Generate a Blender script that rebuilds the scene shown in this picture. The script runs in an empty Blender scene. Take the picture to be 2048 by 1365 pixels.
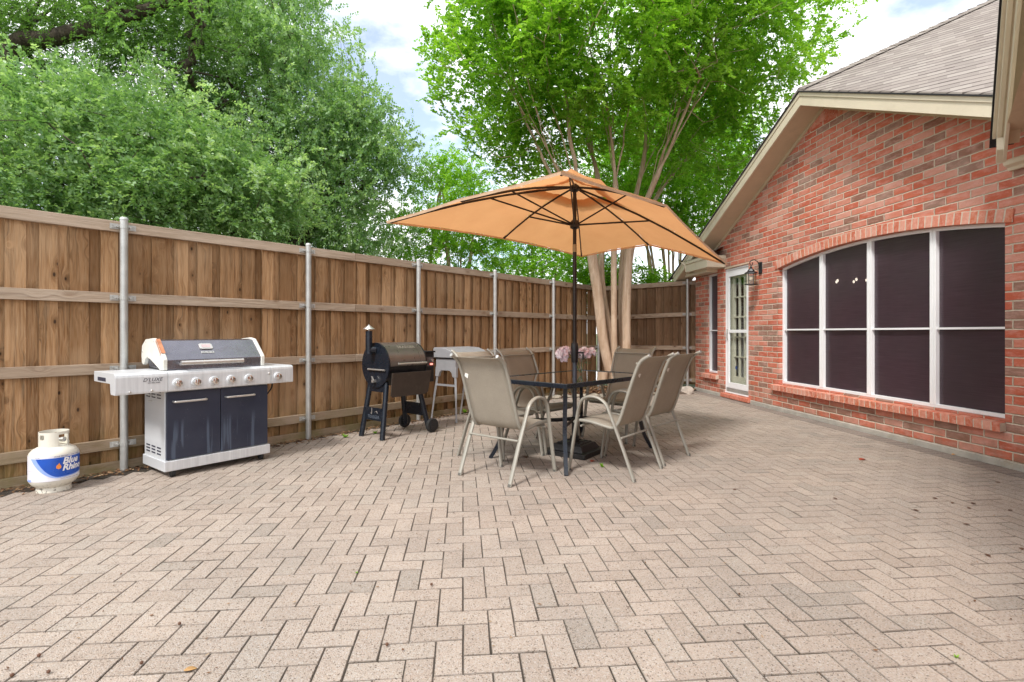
import bpy, bmesh, math, random
import numpy as np
from mathutils import Vector, Matrix
R = math.radians
sc = bpy.context.scene
C = sc.collection

# ------------------------------------------------------------------ camera
cd = bpy.data.cameras.new('camera')
cam = bpy.data.objects.new('camera', cd); C.objects.link(cam)
cam.location = (0, 0, 1.2); cam.rotation_euler = (R(90), 0, 0)
cd.sensor_width = 36; cd.lens = 36 * 1044 / 2048; cd.shift_y = -0.0085
cd.clip_start = 0.05; cd.clip_end = 2000
sc.camera = cam
# ------------------------------------------------------------------ sky and sun
SUN_EL, SUN_AZ = 50, 212         # azimuth measured clockwise from +Y
W = bpy.data.worlds.new('World'); sc.world = W; W.use_nodes = True
nt = W.node_tree; nt.nodes.clear()
def wn(t, **k):
    n = nt.nodes.new(t)
    for a, b in k.items(): setattr(n, a, b)
    return n
out = wn('ShaderNodeOutputWorld'); mix = wn('ShaderNodeMixShader')
sky = wn('ShaderNodeTexSky', sky_type='NISHITA', sun_disc=False, sun_elevation=R(SUN_EL), sun_rotation=R(SUN_AZ), air_density=1.0, dust_density=0.6, ozone_density=2.0)
bg1 = wn('ShaderNodeBackground'); bg1.inputs[1].default_value = 0.14
bg2 = wn('ShaderNodeBackground'); bg2.inputs[1].default_value = 1.0
tc = wn('ShaderNodeTexCoord'); mp = wn('ShaderNodeMapping'); mp.inputs['Scale'].default_value = (1, 1, 1.9); mp.inputs['Location'].default_value = (0.31, 0.0, 0.12)
n1 = wn('ShaderNodeTexNoise'); n1.inputs['Scale'].default_value = 3.0; n1.inputs['Detail'].default_value = 9; n1.inputs['Roughness'].default_value = 0.55
rp = wn('ShaderNodeValToRGB'); rp.color_ramp.elements[0].position = 0.36; rp.color_ramp.elements[0].color = (0.22, 0.22, 0.22, 1); rp.color_ramp.elements[1].position = 0.50
n2 = wn('ShaderNodeTexNoise'); n2.inputs['Scale'].default_value = 5.0; n2.inputs['Detail'].default_value = 6
r2 = wn('ShaderNodeValToRGB'); r2.color_ramp.elements[0].position = 0.35; r2.color_ramp.elements[1].position = 0.65
r2.color_ramp.elements[0].color = (0.86, 0.885, 0.93, 1); r2.color_ramp.elements[1].color = (1.0, 1.0, 1.0, 1)
L = nt.links.new
L(tc.outputs['Generated'], mp.inputs[0]); L(mp.outputs[0], n1.inputs[0]); L(mp.outputs[0], n2.inputs[0])
L(n1.outputs[0], rp.inputs[0]); L(n2.outputs[0], r2.inputs[0]); L(r2.outputs[0], bg2.inputs[0])
L(sky.outputs[0], bg1.inputs[0]); L(rp.outputs[0], mix.inputs[0]); L(bg1.outputs[0], mix.inputs[1]); L(bg2.outputs[0], mix.inputs[2]); L(mix.outputs[0], out.inputs[0])
sd = bpy.data.lights.new('sun', 'SUN'); sd.energy = 1.9; sd.angle = R(11); sd.color = (1.0, 0.965, 0.92)
sun = bpy.data.objects.new('sun', sd); C.objects.link(sun)
az = R(SUN_AZ); el = R(SUN_EL)
sv = Vector((math.sin(az) * math.cos(el), math.cos(az) * math.cos(el), math.sin(el)))
sun.rotation_euler = sv.to_track_quat('Z', 'Y').to_euler(); sun.location = sv * 30
sc.view_settings.view_transform = 'Standard'; sc.view_settings.look = 'None'
sc.view_settings.exposure = 0.97; sc.view_settings.gamma = 1
sc.render.film_transparent = False
sc.render.engine = 'CYCLES'
sc.cycles.max_bounces = 8; sc.cycles.transparent_max_bounces = 12

# ------------------------------------------------------------------ helpers
def sp(o, label=None, cat=None, group=None, kind=None):
    if label: o['label'] = label
    if cat: o['category'] = cat
    if group: o['group'] = group
    if kind: o['kind'] = kind
    return o
def empty(name, loc=(0, 0, 0), rz=0, label=None, cat=None, group=None):
    o = bpy.data.objects.new(name, None); C.objects.link(o)
    o.location = loc; o.rotation_euler = (0, 0, rz); o.empty_display_size = 0.1
    return sp(o, label, cat, group)
def copy_tree(o, parent=None):
    c = o.copy(); C.objects.link(c); c.parent = parent
    for ch in [k for k in bpy.data.objects if k.parent == o]: copy_tree(ch, c)
    return c

class MB:
    def __init__(s): s.v = []; s.f = []; s.r = []; s.cur = 0.0
    def add(s, vs, fs, M=None):
        b = len(s.v)
        s.v += [tuple(M @ Vector(v)) if M else tuple(v) for v in vs]
        s.f += [tuple(b + i for i in f) for f in fs]; s.r += [s.cur] * len(fs)
    def box(s, x0, x1, y0, y1, z0, z1, M=None):
        s.add([(x0, y0, z0), (x1, y0, z0), (x1, y1, z0), (x0, y1, z0), (x0, y0, z1), (x1, y0, z1), (x1, y1, z1), (x0, y1, z1)],
              [(0, 3, 2, 1), (4, 5, 6, 7), (0, 1, 5, 4), (1, 2, 6, 5), (2, 3, 7, 6), (3, 0, 4, 7)], M)
    def prism(s, poly, a0, a1, axis='x', M=None):
        # poly: list of 2-D points; axis x: (y,z), axis y: (x,z), axis z: (x,y)
        def P(p, a): return {'x': (a, p[0], p[1]), 'y': (p[0], a, p[1]), 'z': (p[0], p[1], a)}[axis]
        n = len(poly)
        vs = [P(p, a0) for p in poly] + [P(p, a1) for p in poly]
        fs = [tuple(range(n)), tuple(range(2 * n - 1, n - 1, -1))] + [(i, n + i, n + (i + 1) % n, (i + 1) % n) for i in range(n)]
        s.add(vs, fs, M)
    def tube(s, path, r, n=8, cap=True, M=None, ry=None, closed=False):
        pts = [Vector(p) for p in path]; m = len(pts)
        rs = r if isinstance(r, (list, tuple)) else [r] * m
        tang = []
        for i in range(m):
            a = pts[(i - 1) % m] if (closed or i > 0) else pts[i]; b = pts[(i + 1) % m] if (closed or i < m - 1) else pts[i]
            t = (b - a); tang.append(t.normalized() if t.length > 1e-9 else Vector((0, 0, 1)))
        up = Vector((0, 0, 1)) if abs(tang[0].z) < 0.95 else Vector((1, 0, 0))
        nrm = (up - tang[0] * up.dot(tang[0])).normalized()
        vs = []
        for i in range(m):
            if i: nrm = (nrm - tang[i] * nrm.dot(tang[i])).normalized()
            bn = tang[i].cross(nrm)
            for k in range(n):
                a = 2 * math.pi * k / n
                vs.append(pts[i] + nrm * math.cos(a) * rs[i] * (ry if ry else 1) + bn * math.sin(a) * rs[i])
        fs = []
        for i in range(m if closed else m - 1):
            j = (i + 1) % m
            for k in range(n):
                fs.append((i * n + k, i * n + (k + 1) % n, j * n + (k + 1) % n, j * n + k))
        if cap and not closed:
            fs.append(tuple(range(n - 1, -1, -1))); fs.append(tuple((m - 1) * n + k for k in range(n)))
        s.add(vs, fs, M)
    def lathe(s, prof, n=24, M=None, cap=True):
        vs = []; fs = []
        for r, z in prof:
            for k in range(n):
                a = 2 * math.pi * k / n; vs.append((r * math.cos(a), r * math.sin(a), z))
        for i in range(len(prof) - 1):
            for k in range(n): fs.append((i * n + k, i * n + (k + 1) % n, (i + 1) * n + (k + 1) % n, (i + 1) * n + k))
        if cap: fs.append(tuple(range(n - 1, -1, -1))); fs.append(tuple((len(prof) - 1) * n + k for k in range(n)))
        s.add(vs, fs, M)
    def sphere(s, c, r, M=None, n=12, m=8, sc3=(1, 1, 1)):
        prof = [(max(1e-4, math.sin(math.pi * i / m)), -math.cos(math.pi * i / m)) for i in range(m + 1)]
        MM = Matrix.Translation(c) @ Matrix.Diagonal((r * sc3[0], r * sc3[1], r * sc3[2], 1))
        s.lathe(prof, n, (M @ MM) if M else MM)
    def build(s, name, mat, parent=None, smooth=False, bevel=0, inv=None, thick=0):
        me = bpy.data.meshes.new(name)
        vs = [tuple(inv @ Vector(v)) for v in s.v] if inv else s.v
        me.from_pydata(vs, [], s.f)
        at = me.attributes.new('rnd', 'FLOAT', 'FACE'); at.data.foreach_set('value', s.r)
        if smooth:
            me.polygons.foreach_set('use_smooth', [True] * len(me.polygons))
        me.materials.append(mat); me.update()
        o = bpy.data.objects.new(name, me); C.objects.link(o); o.parent = parent
        if smooth:
            try: me.set_sharp_from_angle(angle=R(38))
            except Exception: pass
        if thick:
            md = o.modifiers.new('solid', 'SOLIDIFY'); md.thickness = thick; md.offset = 0
        if bevel:
            md = o.modifiers.new('bevel', 'BEVEL'); md.width = bevel; md.segments = 2; md.limit_method = 'ANGLE'; md.angle_limit = R(40)
        return o
def smooth_path(pts, k=4, closed=False):
    pts = [Vector(p) for p in pts]; n = len(pts); res = []
    rng = range(n if closed else n - 1)
    for i in rng:
        p0 = pts[i - 1] if (i > 0 or closed) else pts[i]; p1 = pts[i]; p2 = pts[(i + 1) % n]; p3 = pts[(i + 2) % n] if (i + 2 < n or closed) else p2
        for j in range(k):
            t = j / k
            res.append(0.5 * ((2 * p1) + (p2 - p0) * t + (2 * p0 - 5 * p1 + 4 * p2 - p3) * t * t + (3 * p1 - p0 - 3 * p2 + p3) * t ** 3))
    if not closed: res.append(pts[-1])
    return res
def text_mesh(body, size, shear=0.0, extrude=0.0, offset=0.0, align='CENTER'):
    cu = bpy.data.curves.new('txt', 'FONT'); cu.body = body; cu.size = size; cu.shear = shear; cu.extrude = extrude; cu.offset = offset
    cu.align_x = align; cu.align_y = 'CENTER'; cu.resolution_u = 3
    o = bpy.data.objects.new('txt', cu); C.objects.link(o)
    dg = bpy.context.evaluated_depsgraph_get()
    me = bpy.data.meshes.new_from_object(o.evaluated_get(dg))
    bpy.data.objects.remove(o)
    return [v.co.copy() for v in me.vertices], [tuple(p.vertices) for p in me.polygons]

# ------------------------------------------------------------------ material helper
class NM:
    def __init__(s, name):
        s.m = bpy.data.materials.new(name); s.m.use_nodes = True; s.t = s.m.node_tree; s.t.nodes.clear()
        s.out = s.n('ShaderNodeOutputMaterial'); s.bs = s.n('ShaderNodeBsdfPrincipled'); s.l(s.bs.outputs[0], s.out.inputs[0])
    def n(s, t, **k):
        x = s.t.nodes.new(t)
        for a, b in k.items(): setattr(x, a, b)
        return x
    def l(s, a, b): s.t.links.new(a, b)
    def inp(s, sock, v):
        if hasattr(v, 'is_output') or hasattr(v, 'links'): s.l(v, sock)
        else: sock.default_value = v
    def math(s, op, a, b=None, c=None, clamp=False):
        x = s.n('ShaderNodeMath', operation=op, use_clamp=clamp)
        for i, v in enumerate((a, b, c)):
            if v is not None: s.inp(x.inputs[i], v)
        return x.outputs[0]
    def obj(s): return s.n('ShaderNodeTexCoord').outputs['Object']
    def sep(s, v):
        x = s.n('ShaderNodeSeparateXYZ'); s.l(v, x.inputs[0]); return x.outputs
    def comb(s, x=0.0, y=0.0, z=0.0):
        c = s.n('ShaderNodeCombineXYZ')
        for i, v in enumerate((x, y, z)): s.inp(c.inputs[i], v)
        return c.outputs[0]
    def map(s, v, scale=(1, 1, 1), loc=(0, 0, 0)):
        x = s.n('ShaderNodeMapping'); s.l(v, x.inputs[0]); x.inputs['Scale'].default_value = scale; x.inputs['Location'].default_value = loc; return x.outputs[0]
    def noise(s, v, scale, detail=3, rough=0.5, dist=0.0, col=False):
        x = s.n('ShaderNodeTexNoise'); s.l(v, x.inputs['Vector']); x.inputs['Scale'].default_value = scale; x.inputs['Detail'].default_value = detail
        x.inputs['Roughness'].default_value = rough; x.inputs['Distortion'].default_value = dist; return x.outputs[1 if col else 0]
    def vor(s, v, scale, feature='F1', out=0, rnd=1.0):
        x = s.n('ShaderNodeTexVoronoi', feature=feature); s.l(v, x.inputs['Vector']); x.inputs['Scale'].default_value = scale; x.inputs['Randomness'].default_value = rnd; return x.outputs[out]
    def white(s, v):
        x = s.n('ShaderNodeTexWhiteNoise', noise_dimensions='3D'); s.l(v, x.inputs[0]); return x.outputs
    def ramp(s, f, stops, interp='LINEAR'):
        x = s.n('ShaderNodeValToRGB'); cr = x.color_ramp; cr.interpolation = interp
        while len(cr.elements) < len(stops): cr.elements.new(0.5)
        for e, (p, c) in zip(cr.elements, stops): e.position = p; e.color = (*c, 1) if len(c) == 3 else c
        s.l(f, x.inputs[0]); return x.outputs[0]
    def val(s, f, a, b, c=0.0, d=1.0):
        x = s.n('ShaderNodeMapRange'); s.l(f, x.inputs[0])
        for i, v in enumerate((a, b, c, d)): x.inputs[i + 1].default_value = v
        return x.outputs[0]
    def mix(s, f, a, b, mode='MIX'):
        x = s.n('ShaderNodeMix', data_type='RGBA', blend_type=mode); s.inp(x.inputs[0], f)
        for i, v in ((6, a), (7, b)):
            if isinstance(v, tuple): v = (*v, 1) if len(v) == 3 else v
            s.inp(x.inputs[i], v)
        return x.outputs[2]
    def attr(s, name, out='Fac'): return s.n('ShaderNodeAttribute', attribute_name=name).outputs[out]
    def bump(s, h, dist=0.01, strength=1.0):
        x = s.n('ShaderNodeBump'); x.inputs['Strength'].default_value = strength; x.inputs['Distance'].default_value = dist; s.l(h, x.inputs['Height']); s.l(x.outputs[0], s.bs.inputs['Normal']); return x
    def set(s, **k):
        for a, v in k.items():
            key = {'col': 'Base Color', 'rough': 'Roughness', 'metal': 'Metallic', 'spec': 'Specular IOR Level', 'trans': 'Transmission Weight', 'coat': 'Coat Weight', 'ior': 'IOR', 'alpha': 'Alpha', 'emis': 'Emission Color', 'es': 'Emission Strength'}[a]
            if isinstance(v, tuple): v = (*v, 1) if len(v) == 3 else v
            s.inp(s.bs.inputs[key], v)
        return s
def simple(name, col, rough=0.5, metal=0.0, var=0.12, scale=12, bump=0.0, bscale=200, spec=0.5, dirt=None):
    m = NM(name); o = m.obj(); f = m.noise(o, scale, 5, 0.6)
    lo = tuple(c * (1 - var) for c in col); hi = tuple(min(1, c * (1 + var)) for c in col)
    cc = m.ramp(f, [(0.3, lo), (0.7, hi)])
    if dirt:
        d = m.noise(o, dirt[1], 6, 0.7); cc = m.mix(m.val(d, 0.55, 0.7, 0, dirt[2]), cc, dirt[0])
    m.set(col=cc, metal=metal, spec=spec)
    m.set(rough=m.val(m.noise(o, scale * 3, 3), 0.3, 0.7, max(0, rough - 0.06), min(1, rough + 0.08)))
    if bump: m.bump(m.noise(o, bscale, 2), bump)
    return m.m

# paver concrete with exposed aggregate
def mat_paver(name, tint=(1, 1, 1)):
    m = NM(name); o = m.obj(); rnd = m.attr('rnd')
    big = m.noise(o, 1.3, 3, 0.6); mid = m.noise(o, 14, 4, 0.6)
    base = m.ramp(m.math('FRACT', rnd), [(0.0, (0.335, 0.272, 0.225)), (0.45, (0.385, 0.315, 0.262)), (0.8, (0.42, 0.348, 0.292)), (0.93, (0.38, 0.325, 0.275)), (1.0, (0.27, 0.235, 0.20))])
    base = m.mix(m.val(m.noise(m.map(o, (1, 1, 1), (7, 3, 0)), 3.2, 5, 0.7), 0.58, 0.72, 0, 0.5), base, (0.20, 0.165, 0.135))
    base = m.mix(m.val(big, 0.42, 0.66, 0, 0.55), base, (0.24, 0.21, 0.185))
    edge = m.math('GREATER_THAN', rnd, 5.0)
    base = m.mix(m.val(mid, 0.55, 0.75, 0, 0.30), base, (0.36, 0.30, 0.25))
    w = m.n('ShaderNodeTexVoronoi', feature='F1'); m.l(o, w.inputs['Vector']); w.inputs['Scale'].default_value = 210
    cs = m.sep(w.outputs['Color'])
    sp1 = m.ramp(cs[0], [(0.0, (0.20, 0.14, 0.10)), (0.10, (0.45, 0.33, 0.24)), (0.22, (0.62, 0.60, 0.57)), (0.36, (0.44, 0.375, 0.31)), (0.72, (0.53, 0.435, 0.36)), (0.88, (0.33, 0.30, 0.27)), (1, (0.68, 0.67, 0.65))], 'CONSTANT')
    col = m.mix(0.28, base, sp1)
    col = m.mix(m.val(cs[1], 0.93, 0.95, 0, 0.75), col, (0.10, 0.07, 0.05))
    col = m.mix(1.0, col, tint, 'MULTIPLY')
    col = m.mix(m.math('MULTIPLY', edge, m.val(m.noise(o, 3.5, 3, 0.6), 0.35, 0.65, 0.25, 0.65)), col, (0.045, 0.035, 0.026))
    m.set(col=col, rough=0.88, spec=0.25)
    b = m.math('ADD', m.math('MULTIPLY', w.outputs['Distance'], -1.0), m.math('MULTIPLY', m.noise(o, 60, 3), 0.8))
    m.bump(b, 0.0035, 0.8)
    return m.m
def mat_wood(name, cols, rail=False):
    m = NM(name); o = m.obj(); rnd = m.attr('rnd'); x, y, z = m.sep(o)
    off = m.math('MULTIPLY', rnd, 37.0)
    a, l = (z, x) if rail else (x, z)      # across, along
    # knots
    kv = m.comb(m.math('ADD', m.math('MULTIPLY', a, 9.0), off), m.math('MULTIPLY', l, 4.6), off)
    kn = m.n('ShaderNodeTexVoronoi', feature='F1'); m.l(kv, kn.inputs['Vector']); kn.inputs['Scale'].default_value = 1.0; kn.inputs['Randomness'].default_value = 0.95
    kd = kn.outputs['Distance']
    ring = m.math('POWER', m.val(kd, 0.0, 0.55, 1, 0), 2.0)
    gx = m.math('ADD', m.math('ADD', m.math('MULTIPLY', a, 38.0), m.math('MULTIPLY', off, 3.0)), m.math('MULTIPLY', ring, 3.2))
    gv = m.comb(gx, m.math('ADD', m.math('MULTIPLY', l, 1.3), off), m.math('MULTIPLY', y, 20))
    g1 = m.noise(gv, 1.0, 4, 0.6, 0.6)
    fine = m.noise(m.comb(m.math('MULTIPLY', a, 260), m.math('MULTIPLY', l, 7), off), 1.0, 3, 0.6)
    c = m.ramp(g1, [(0.28, cols[0]), (0.45, cols[1]), (0.62, cols[2]), (0.8, cols[1])])
    c = m.mix(m.val(fine, 0.38, 0.66, 0.0, 0.45), c, cols[3])
    c = m.mix(m.val(m.white(m.comb(rnd, rnd, 0.2))[0], 0, 1, 0.0, 0.62), c, cols[4])
    c = m.mix(m.val(m.noise(o, 1.1, 3, 0.6), 0.45, 0.7, 0, 0.35), c, cols[3])
    # only some cells carry a real knot
    pick = m.math('LESS_THAN', m.sep(kn.outputs['Color'])[0], 0.72)
    kk = m.math('MULTIPLY', m.val(kd, 0.055, 0.10, 1, 0), pick)
    k2 = m.math('MULTIPLY', m.val(kd, 0.10, 0.32, 0.5, 0), pick)
    c = m.mix(k2, c, (0.16, 0.075, 0.03)); c = m.mix(kk, c, (0.055, 0.03, 0.018))
    # green algae growing low on the boards
    alg = m.math('MULTIPLY', m.val(z, 0.45, 0.0, 0, 1), m.val(m.noise(o, 5, 4, 0.6), 0.35, 0.6, 0.1, 0.65)); alg = m.math('MINIMUM', m.math('MAXIMUM', alg, 0.0), 0.6)
    c = m.mix(alg, c, (0.16, 0.14, 0.035))
    m.set(col=c, rough=0.85, spec=0.2)
    m.bump(m.math('ADD', g1, m.math('MULTIPLY', fine, 0.6)), 0.004, 0.8)
    return m.m
def mat_brick(name, bl=0.256, bh=0.0832, soldier=False):
    m = NM(name); o = m.obj(); x, y, z = m.sep(o)
    wob = m.noise(o, 22, 3, 0.6, col=True); ws = m.sep(wob)
    # use x on the face and y on the reveals
    geo = m.n('ShaderNodeNewGeometry')
    xx = m.math('ADD', x, m.math('MULTIPLY', y, 1.0))
    xx = m.math('ADD', xx, m.math('MULTIPLY', m.math('SUBTRACT', ws[0], 0.5), 0.010)); zz = m.math('ADD', m.math('SUBTRACT', z, 0.062), m.math('MULTIPLY', m.math('SUBTRACT', ws[1], 0.5), 0.010))
    row = m.math('FLOOR', m.math('DIVIDE', zz, bh)); rz = m.math('FRACT', m.math('DIVIDE', zz, bh))
    sh = m.math('MULTIPLY', m.math('MODULO', m.math('ADD', row, 100.0), 2.0), 0.5)
    cx = m.math('ADD', m.math('DIVIDE', xx, bl), sh); colm = m.math('FLOOR', cx); rx = m.math('FRACT', cx)
    dx = m.math('MULTIPLY', m.math('MINIMUM', rx, m.math('SUBTRACT', 1.0, rx)), bl); dz = m.math('MULTIPLY', m.math('MINIMUM', rz, m.math('SUBTRACT', 1.0, rz)), bh)
    d = m.math('MINIMUM', dx, dz)
    wr = m.white(m.comb(colm, row, 0.3)); v = wr[0]; c3 = m.sep(wr[1])
    bc = m.ramp(v, [(0.0, (0.51, 0.125, 0.070)), (0.20, (0.57, 0.160, 0.095)), (0.40, (0.58, 0.205, 0.138)), (0.58, (0.60, 0.27, 0.20)), (0.70, (0.50, 0.120, 0.068)), (0.80, (0.28, 0.135, 0.095)), (0.91, (0.31, 0.175, 0.13))], 'CONSTANT')
    bl1 = m.noise(m.comb(m.math('MULTIPLY', x, 9), m.math('MULTIPLY', c3[1], 9), m.math('MULTIPLY', z, 26)), 1.0, 4, 0.65)
    bc = m.mix(m.val(bl1, 0.45, 0.75, 0, 0.55), bc, (0.72, 0.42, 0.36))
    bc = m.mix(m.val(m.noise(o, 75, 3, 0.7), 0.58, 0.75, 0, 0.5), bc, (0.17, 0.07, 0.05))
    bc = m.mix(m.val(m.noise(o, 2.2, 3, 0.6), 0.5, 0.75, 0, 0.25), bc, (0.60, 0.50, 0.42))
    bc = m.mix(m.math('MULTIPLY', m.val(z, 0.55, 0.06, 0, 0.7), m.val(m.noise(o, 5, 4, 0.6), 0.40, 0.65, 0, 1)), bc, (0.22, 0.13, 0.085))
    mask = m.val(d, 0.0050, 0.0080, 0, 1)
    mc = m.ramp(m.noise(o, 30, 4, 0.7), [(0.3, (0.56, 0.46, 0.36)), (0.7, (0.70, 0.60, 0.48))])
    m.set(col=m.mix(mask, mc, bc), rough=0.85, spec=0.2)
    h = m.math('ADD', m.math('MULTIPLY', m.val(d, 0.002, 0.010, 0, 1), 1.0), m.math('MULTIPLY', m.noise(o, 120, 4, 0.7), 0.35))
    m.bump(h, 0.008, 1.0)
    return m.m
def mat_brick_unit(name, pale=0.3):
    m = NM(name); o = m.obj(); r = m.attr('rnd')
    c = m.ramp(r, [(0.0, (0.55, 0.15, 0.085)), (0.3, (0.64, 0.24, 0.16)), (0.6, (0.66, 0.30, 0.22)), (0.85, (0.58, 0.17, 0.09))], 'CONSTANT')
    c = m.mix(m.val(m.noise(o, 28, 4, 0.65), 0.4, 0.75, 0, 0.3 + pale), c, (0.74, 0.46, 0.38))
    c = m.mix(m.val(m.noise(o, 90, 3, 0.7), 0.6, 0.75, 0, 0.5), c, (0.20, 0.08, 0.05))
    m.set(col=c, rough=0.85, spec=0.2); m.bump(m.noise(o, 120, 4, 0.7), 0.004); return m.m
def mat_shingle(name):
    m = NM(name); o = m.obj(); x, y, z = m.sep(o)
    zw = m.math('ADD', z, m.math('MULTIPLY', m.noise(o, 1.5, 2), 0.02))
    rr = m.math('DIVIDE', zw, 0.074); row = m.math('FLOOR', rr); fz = m.math('FRACT', rr)
    al = m.math('ADD', m.math('MULTIPLY', m.math('ADD', x, y), 0.707), m.math('MULTIPLY', row, 0.37))
    ca = m.math('DIVIDE', al, 0.15); col = m.math('FLOOR', ca); fx = m.math('FRACT', ca)
    wv = m.white(m.comb(col, row, 0.7)); v = wv[0]
    c = m.ramp(v, [(0, (0.22, 0.185, 0.165)), (0.3, (0.27, 0.23, 0.205)), (0.6, (0.31, 0.27, 0.24)), (0.85, (0.245, 0.205, 0.185))], 'CONSTANT')
    c = m.mix(m.val(m.noise(o, 160, 3, 0.8), 0.4, 0.7, 0, 0.35), c, (0.42, 0.39, 0.35))
    c = m.mix(m.val(m.noise(o, 0.9, 3), 0.45, 0.7, 0, 0.3), c, (0.30, 0.27, 0.25))
    dark = m.math('LESS_THAN', fz, m.math('ADD', 0.10, m.math('MULTIPLY', m.sep(wv[1])[1], 0.16)))  # shadow line at the foot of each shingle row, painted into the colour
    c = m.mix(m.math('MULTIPLY', dark, m.val(v, 0, 1, 0.7, 1.0)), c, (0.07, 0.055, 0.05))
    m.set(col=c, rough=0.95, spec=0.1)
    m.bump(m.math('ADD', m.math('MULTIPLY', m.math('SUBTRACT', 1.0, fz), 1.0), m.math('MULTIPLY', m.noise(o, 200, 2), 0.3)), 0.012, 0.8)
    return m.m
def mat_leaf(name, c0, c1, c2, tr=0.45, rough=0.45):
    m = NM(name); o = m.obj(); r = m.attr('rnd')
    c = m.ramp(r, [(0.0, c0), (0.55, c1), (1.0, c2)])
    c = m.mix(m.val(m.noise(o, 1.2, 3, 0.6), 0.35, 0.65, 0, 0.5), c, c0)
    m.set(col=c, rough=rough, spec=0.35)
    t = m.n('ShaderNodeBsdfTranslucent'); hs = m.mix(1.0, c, (1.25, 1.35, 0.55), 'MULTIPLY'); m.l(hs, t.inputs[0])
    x = m.n('ShaderNodeMixShader'); x.inputs[0].default_value = tr; m.l(m.bs.outputs[0], x.inputs[1]); m.l(t.outputs[0], x.inputs[2]); m.l(x.outputs[0], m.out.inputs[0])
    return m.m
def mat_bark(name, a, b, c, sx=14, sz=2.0, bump=0.01):
    m = NM(name); o = m.obj()
    v = m.map(o, (sx, sx, sz)); f = m.noise(v, 1.0, 6, 0.65, 0.5); g = m.noise(o, 3, 4, 0.6)
    cc = m.ramp(f, [(0.3, a), (0.5, b), (0.7, c)]); cc = m.mix(m.val(g, 0.5, 0.7, 0, 0.6), cc, a); cc = m.mix(m.val(m.noise(m.map(o, (9, 9, 2.5), (3, 1, 2)), 1.0, 3, 0.6), 0.56, 0.64, 0, 0.6), cc, tuple(q * 0.72 for q in b))
    m.set(col=cc, rough=0.8, spec=0.2); m.bump(f, bump); return m.m

M = {}
M['paver'] = mat_paver('paver_concrete')
M['paver_grey'] = mat_paver('paver_concrete_grey', (0.72, 0.72, 0.74))
M['wood'] = mat_wood('cedar_board', [(0.085, 0.040, 0.015), (0.29, 0.145, 0.058), (0.46, 0.255, 0.120), (0.60, 0.42, 0.26), (0.12, 0.056, 0.021)])
M['rail'] = mat_wood('weathered_rail', [(0.20, 0.13, 0.085), (0.34, 0.25, 0.175), (0.45, 0.34, 0.25), (0.56, 0.46, 0.37), (0.26, 0.18, 0.12)], True)
M['wood_shaded'] = mat_wood('cedar_board_shaded', [(0.09, 0.046, 0.022), (0.18, 0.097, 0.050), (0.27, 0.16, 0.09), (0.34, 0.24, 0.16), (0.10, 0.052, 0.025)])  # back fence copy of the cedar, its shade put into darker colours
M['galv'] = simple('galvanised_steel', (0.50, 0.50, 0.48), 0.45, 0.6, 0.12, 9, 0.0, dirt=((0.42, 0.40, 0.36), 5, 0.5))
M['brick'] = mat_brick('face_brick'); M['brick_unit'] = mat_brick_unit('trim_brick')
M['mortar'] = simple('mortar', (0.58, 0.49, 0.39), 0.9, 0, 0.15, 30, 0.003)
M['shingle'] = mat_shingle('asphalt_shingle')
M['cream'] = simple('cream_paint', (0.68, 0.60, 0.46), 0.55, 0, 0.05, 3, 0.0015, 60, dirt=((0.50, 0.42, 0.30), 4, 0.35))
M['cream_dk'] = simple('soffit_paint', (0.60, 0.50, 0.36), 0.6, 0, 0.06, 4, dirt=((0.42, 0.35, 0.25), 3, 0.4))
M['white'] = simple('white_frame', (0.86, 0.86, 0.87), 0.4, 0, 0.02, 5, dirt=((0.66, 0.64, 0.60), 9, 0.2))
M['door_cream'] = simple('door_cream', (0.80, 0.75, 0.62), 0.45, 0, 0.04, 4)
M['black_edge'] = simple('shingle_edge', (0.02, 0.02, 0.022), 0.9, 0, 0.3, 40, 0.003)
M['concrete'] = simple('foundation_concrete', (0.42, 0.39, 0.34), 0.9, 0, 0.2, 6, 0.006, 60, dirt=((0.30, 0.24, 0.15), 4, 0.6))
M['blackmetal'] = simple('black_metal', (0.012, 0.012, 0.014), 0.38, 0.0, 0.3, 20, dirt=((0.07, 0.06, 0.06), 14, 0.35))
M['bluemetal'] = simple('blue_black_enamel', (0.010, 0.014, 0.022), 0.3, 0.1, 0.2, 8, dirt=((0.04, 0.045, 0.055), 10, 0.3))
M['bronze'] = simple('bronze_lid', (0.17, 0.145, 0.125), 0.32, 0.6, 0.08, 6)
M['darkbrown'] = simple('dark_brown_steel', (0.06, 0.045, 0.036), 0.55, 0.2, 0.15, 7, dirt=((0.11, 0.09, 0.07), 6, 0.5))
M['steel'] = simple('brushed_steel', (0.62, 0.60, 0.57), 0.33, 0.75, 0.07, 20)
M['chrome'] = simple('polished_chrome', (0.75, 0.73, 0.71), 0.16, 1.0, 0.04, 20)
M['greysteel'] = simple('grey_coated_steel', (0.38, 0.385, 0.40), 0.42, 0.3, 0.08, 8)
M['chairframe'] = simple('taupe_powder_coat', (0.32, 0.305, 0.26), 0.42, 0.15, 0.06, 10)
M['rubber'] = simple('black_rubber', (0.02, 0.02, 0.02), 0.75, 0, 0.3, 30)
M['plastic'] = simple('black_plastic', (0.012, 0.012, 0.013), 0.42, 0, 0.2, 16, 0.002, 60, dirt=((0.10, 0.09, 0.08), 18, 0.45))
M['polebrown'] = simple('dark_bronze_pole', (0.028, 0.020, 0.016), 0.38, 0.3, 0.15, 10)
M['poleslate'] = simple('slate_pole', (0.075, 0.082, 0.10), 0.35, 0.3, 0.1, 10)
M['footcap'] = simple('grey_foot_cap', (0.12, 0.115, 0.10), 0.6)
M['tag'] = simple('white_tag', (0.75, 0.73, 0.68), 0.6)
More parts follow.
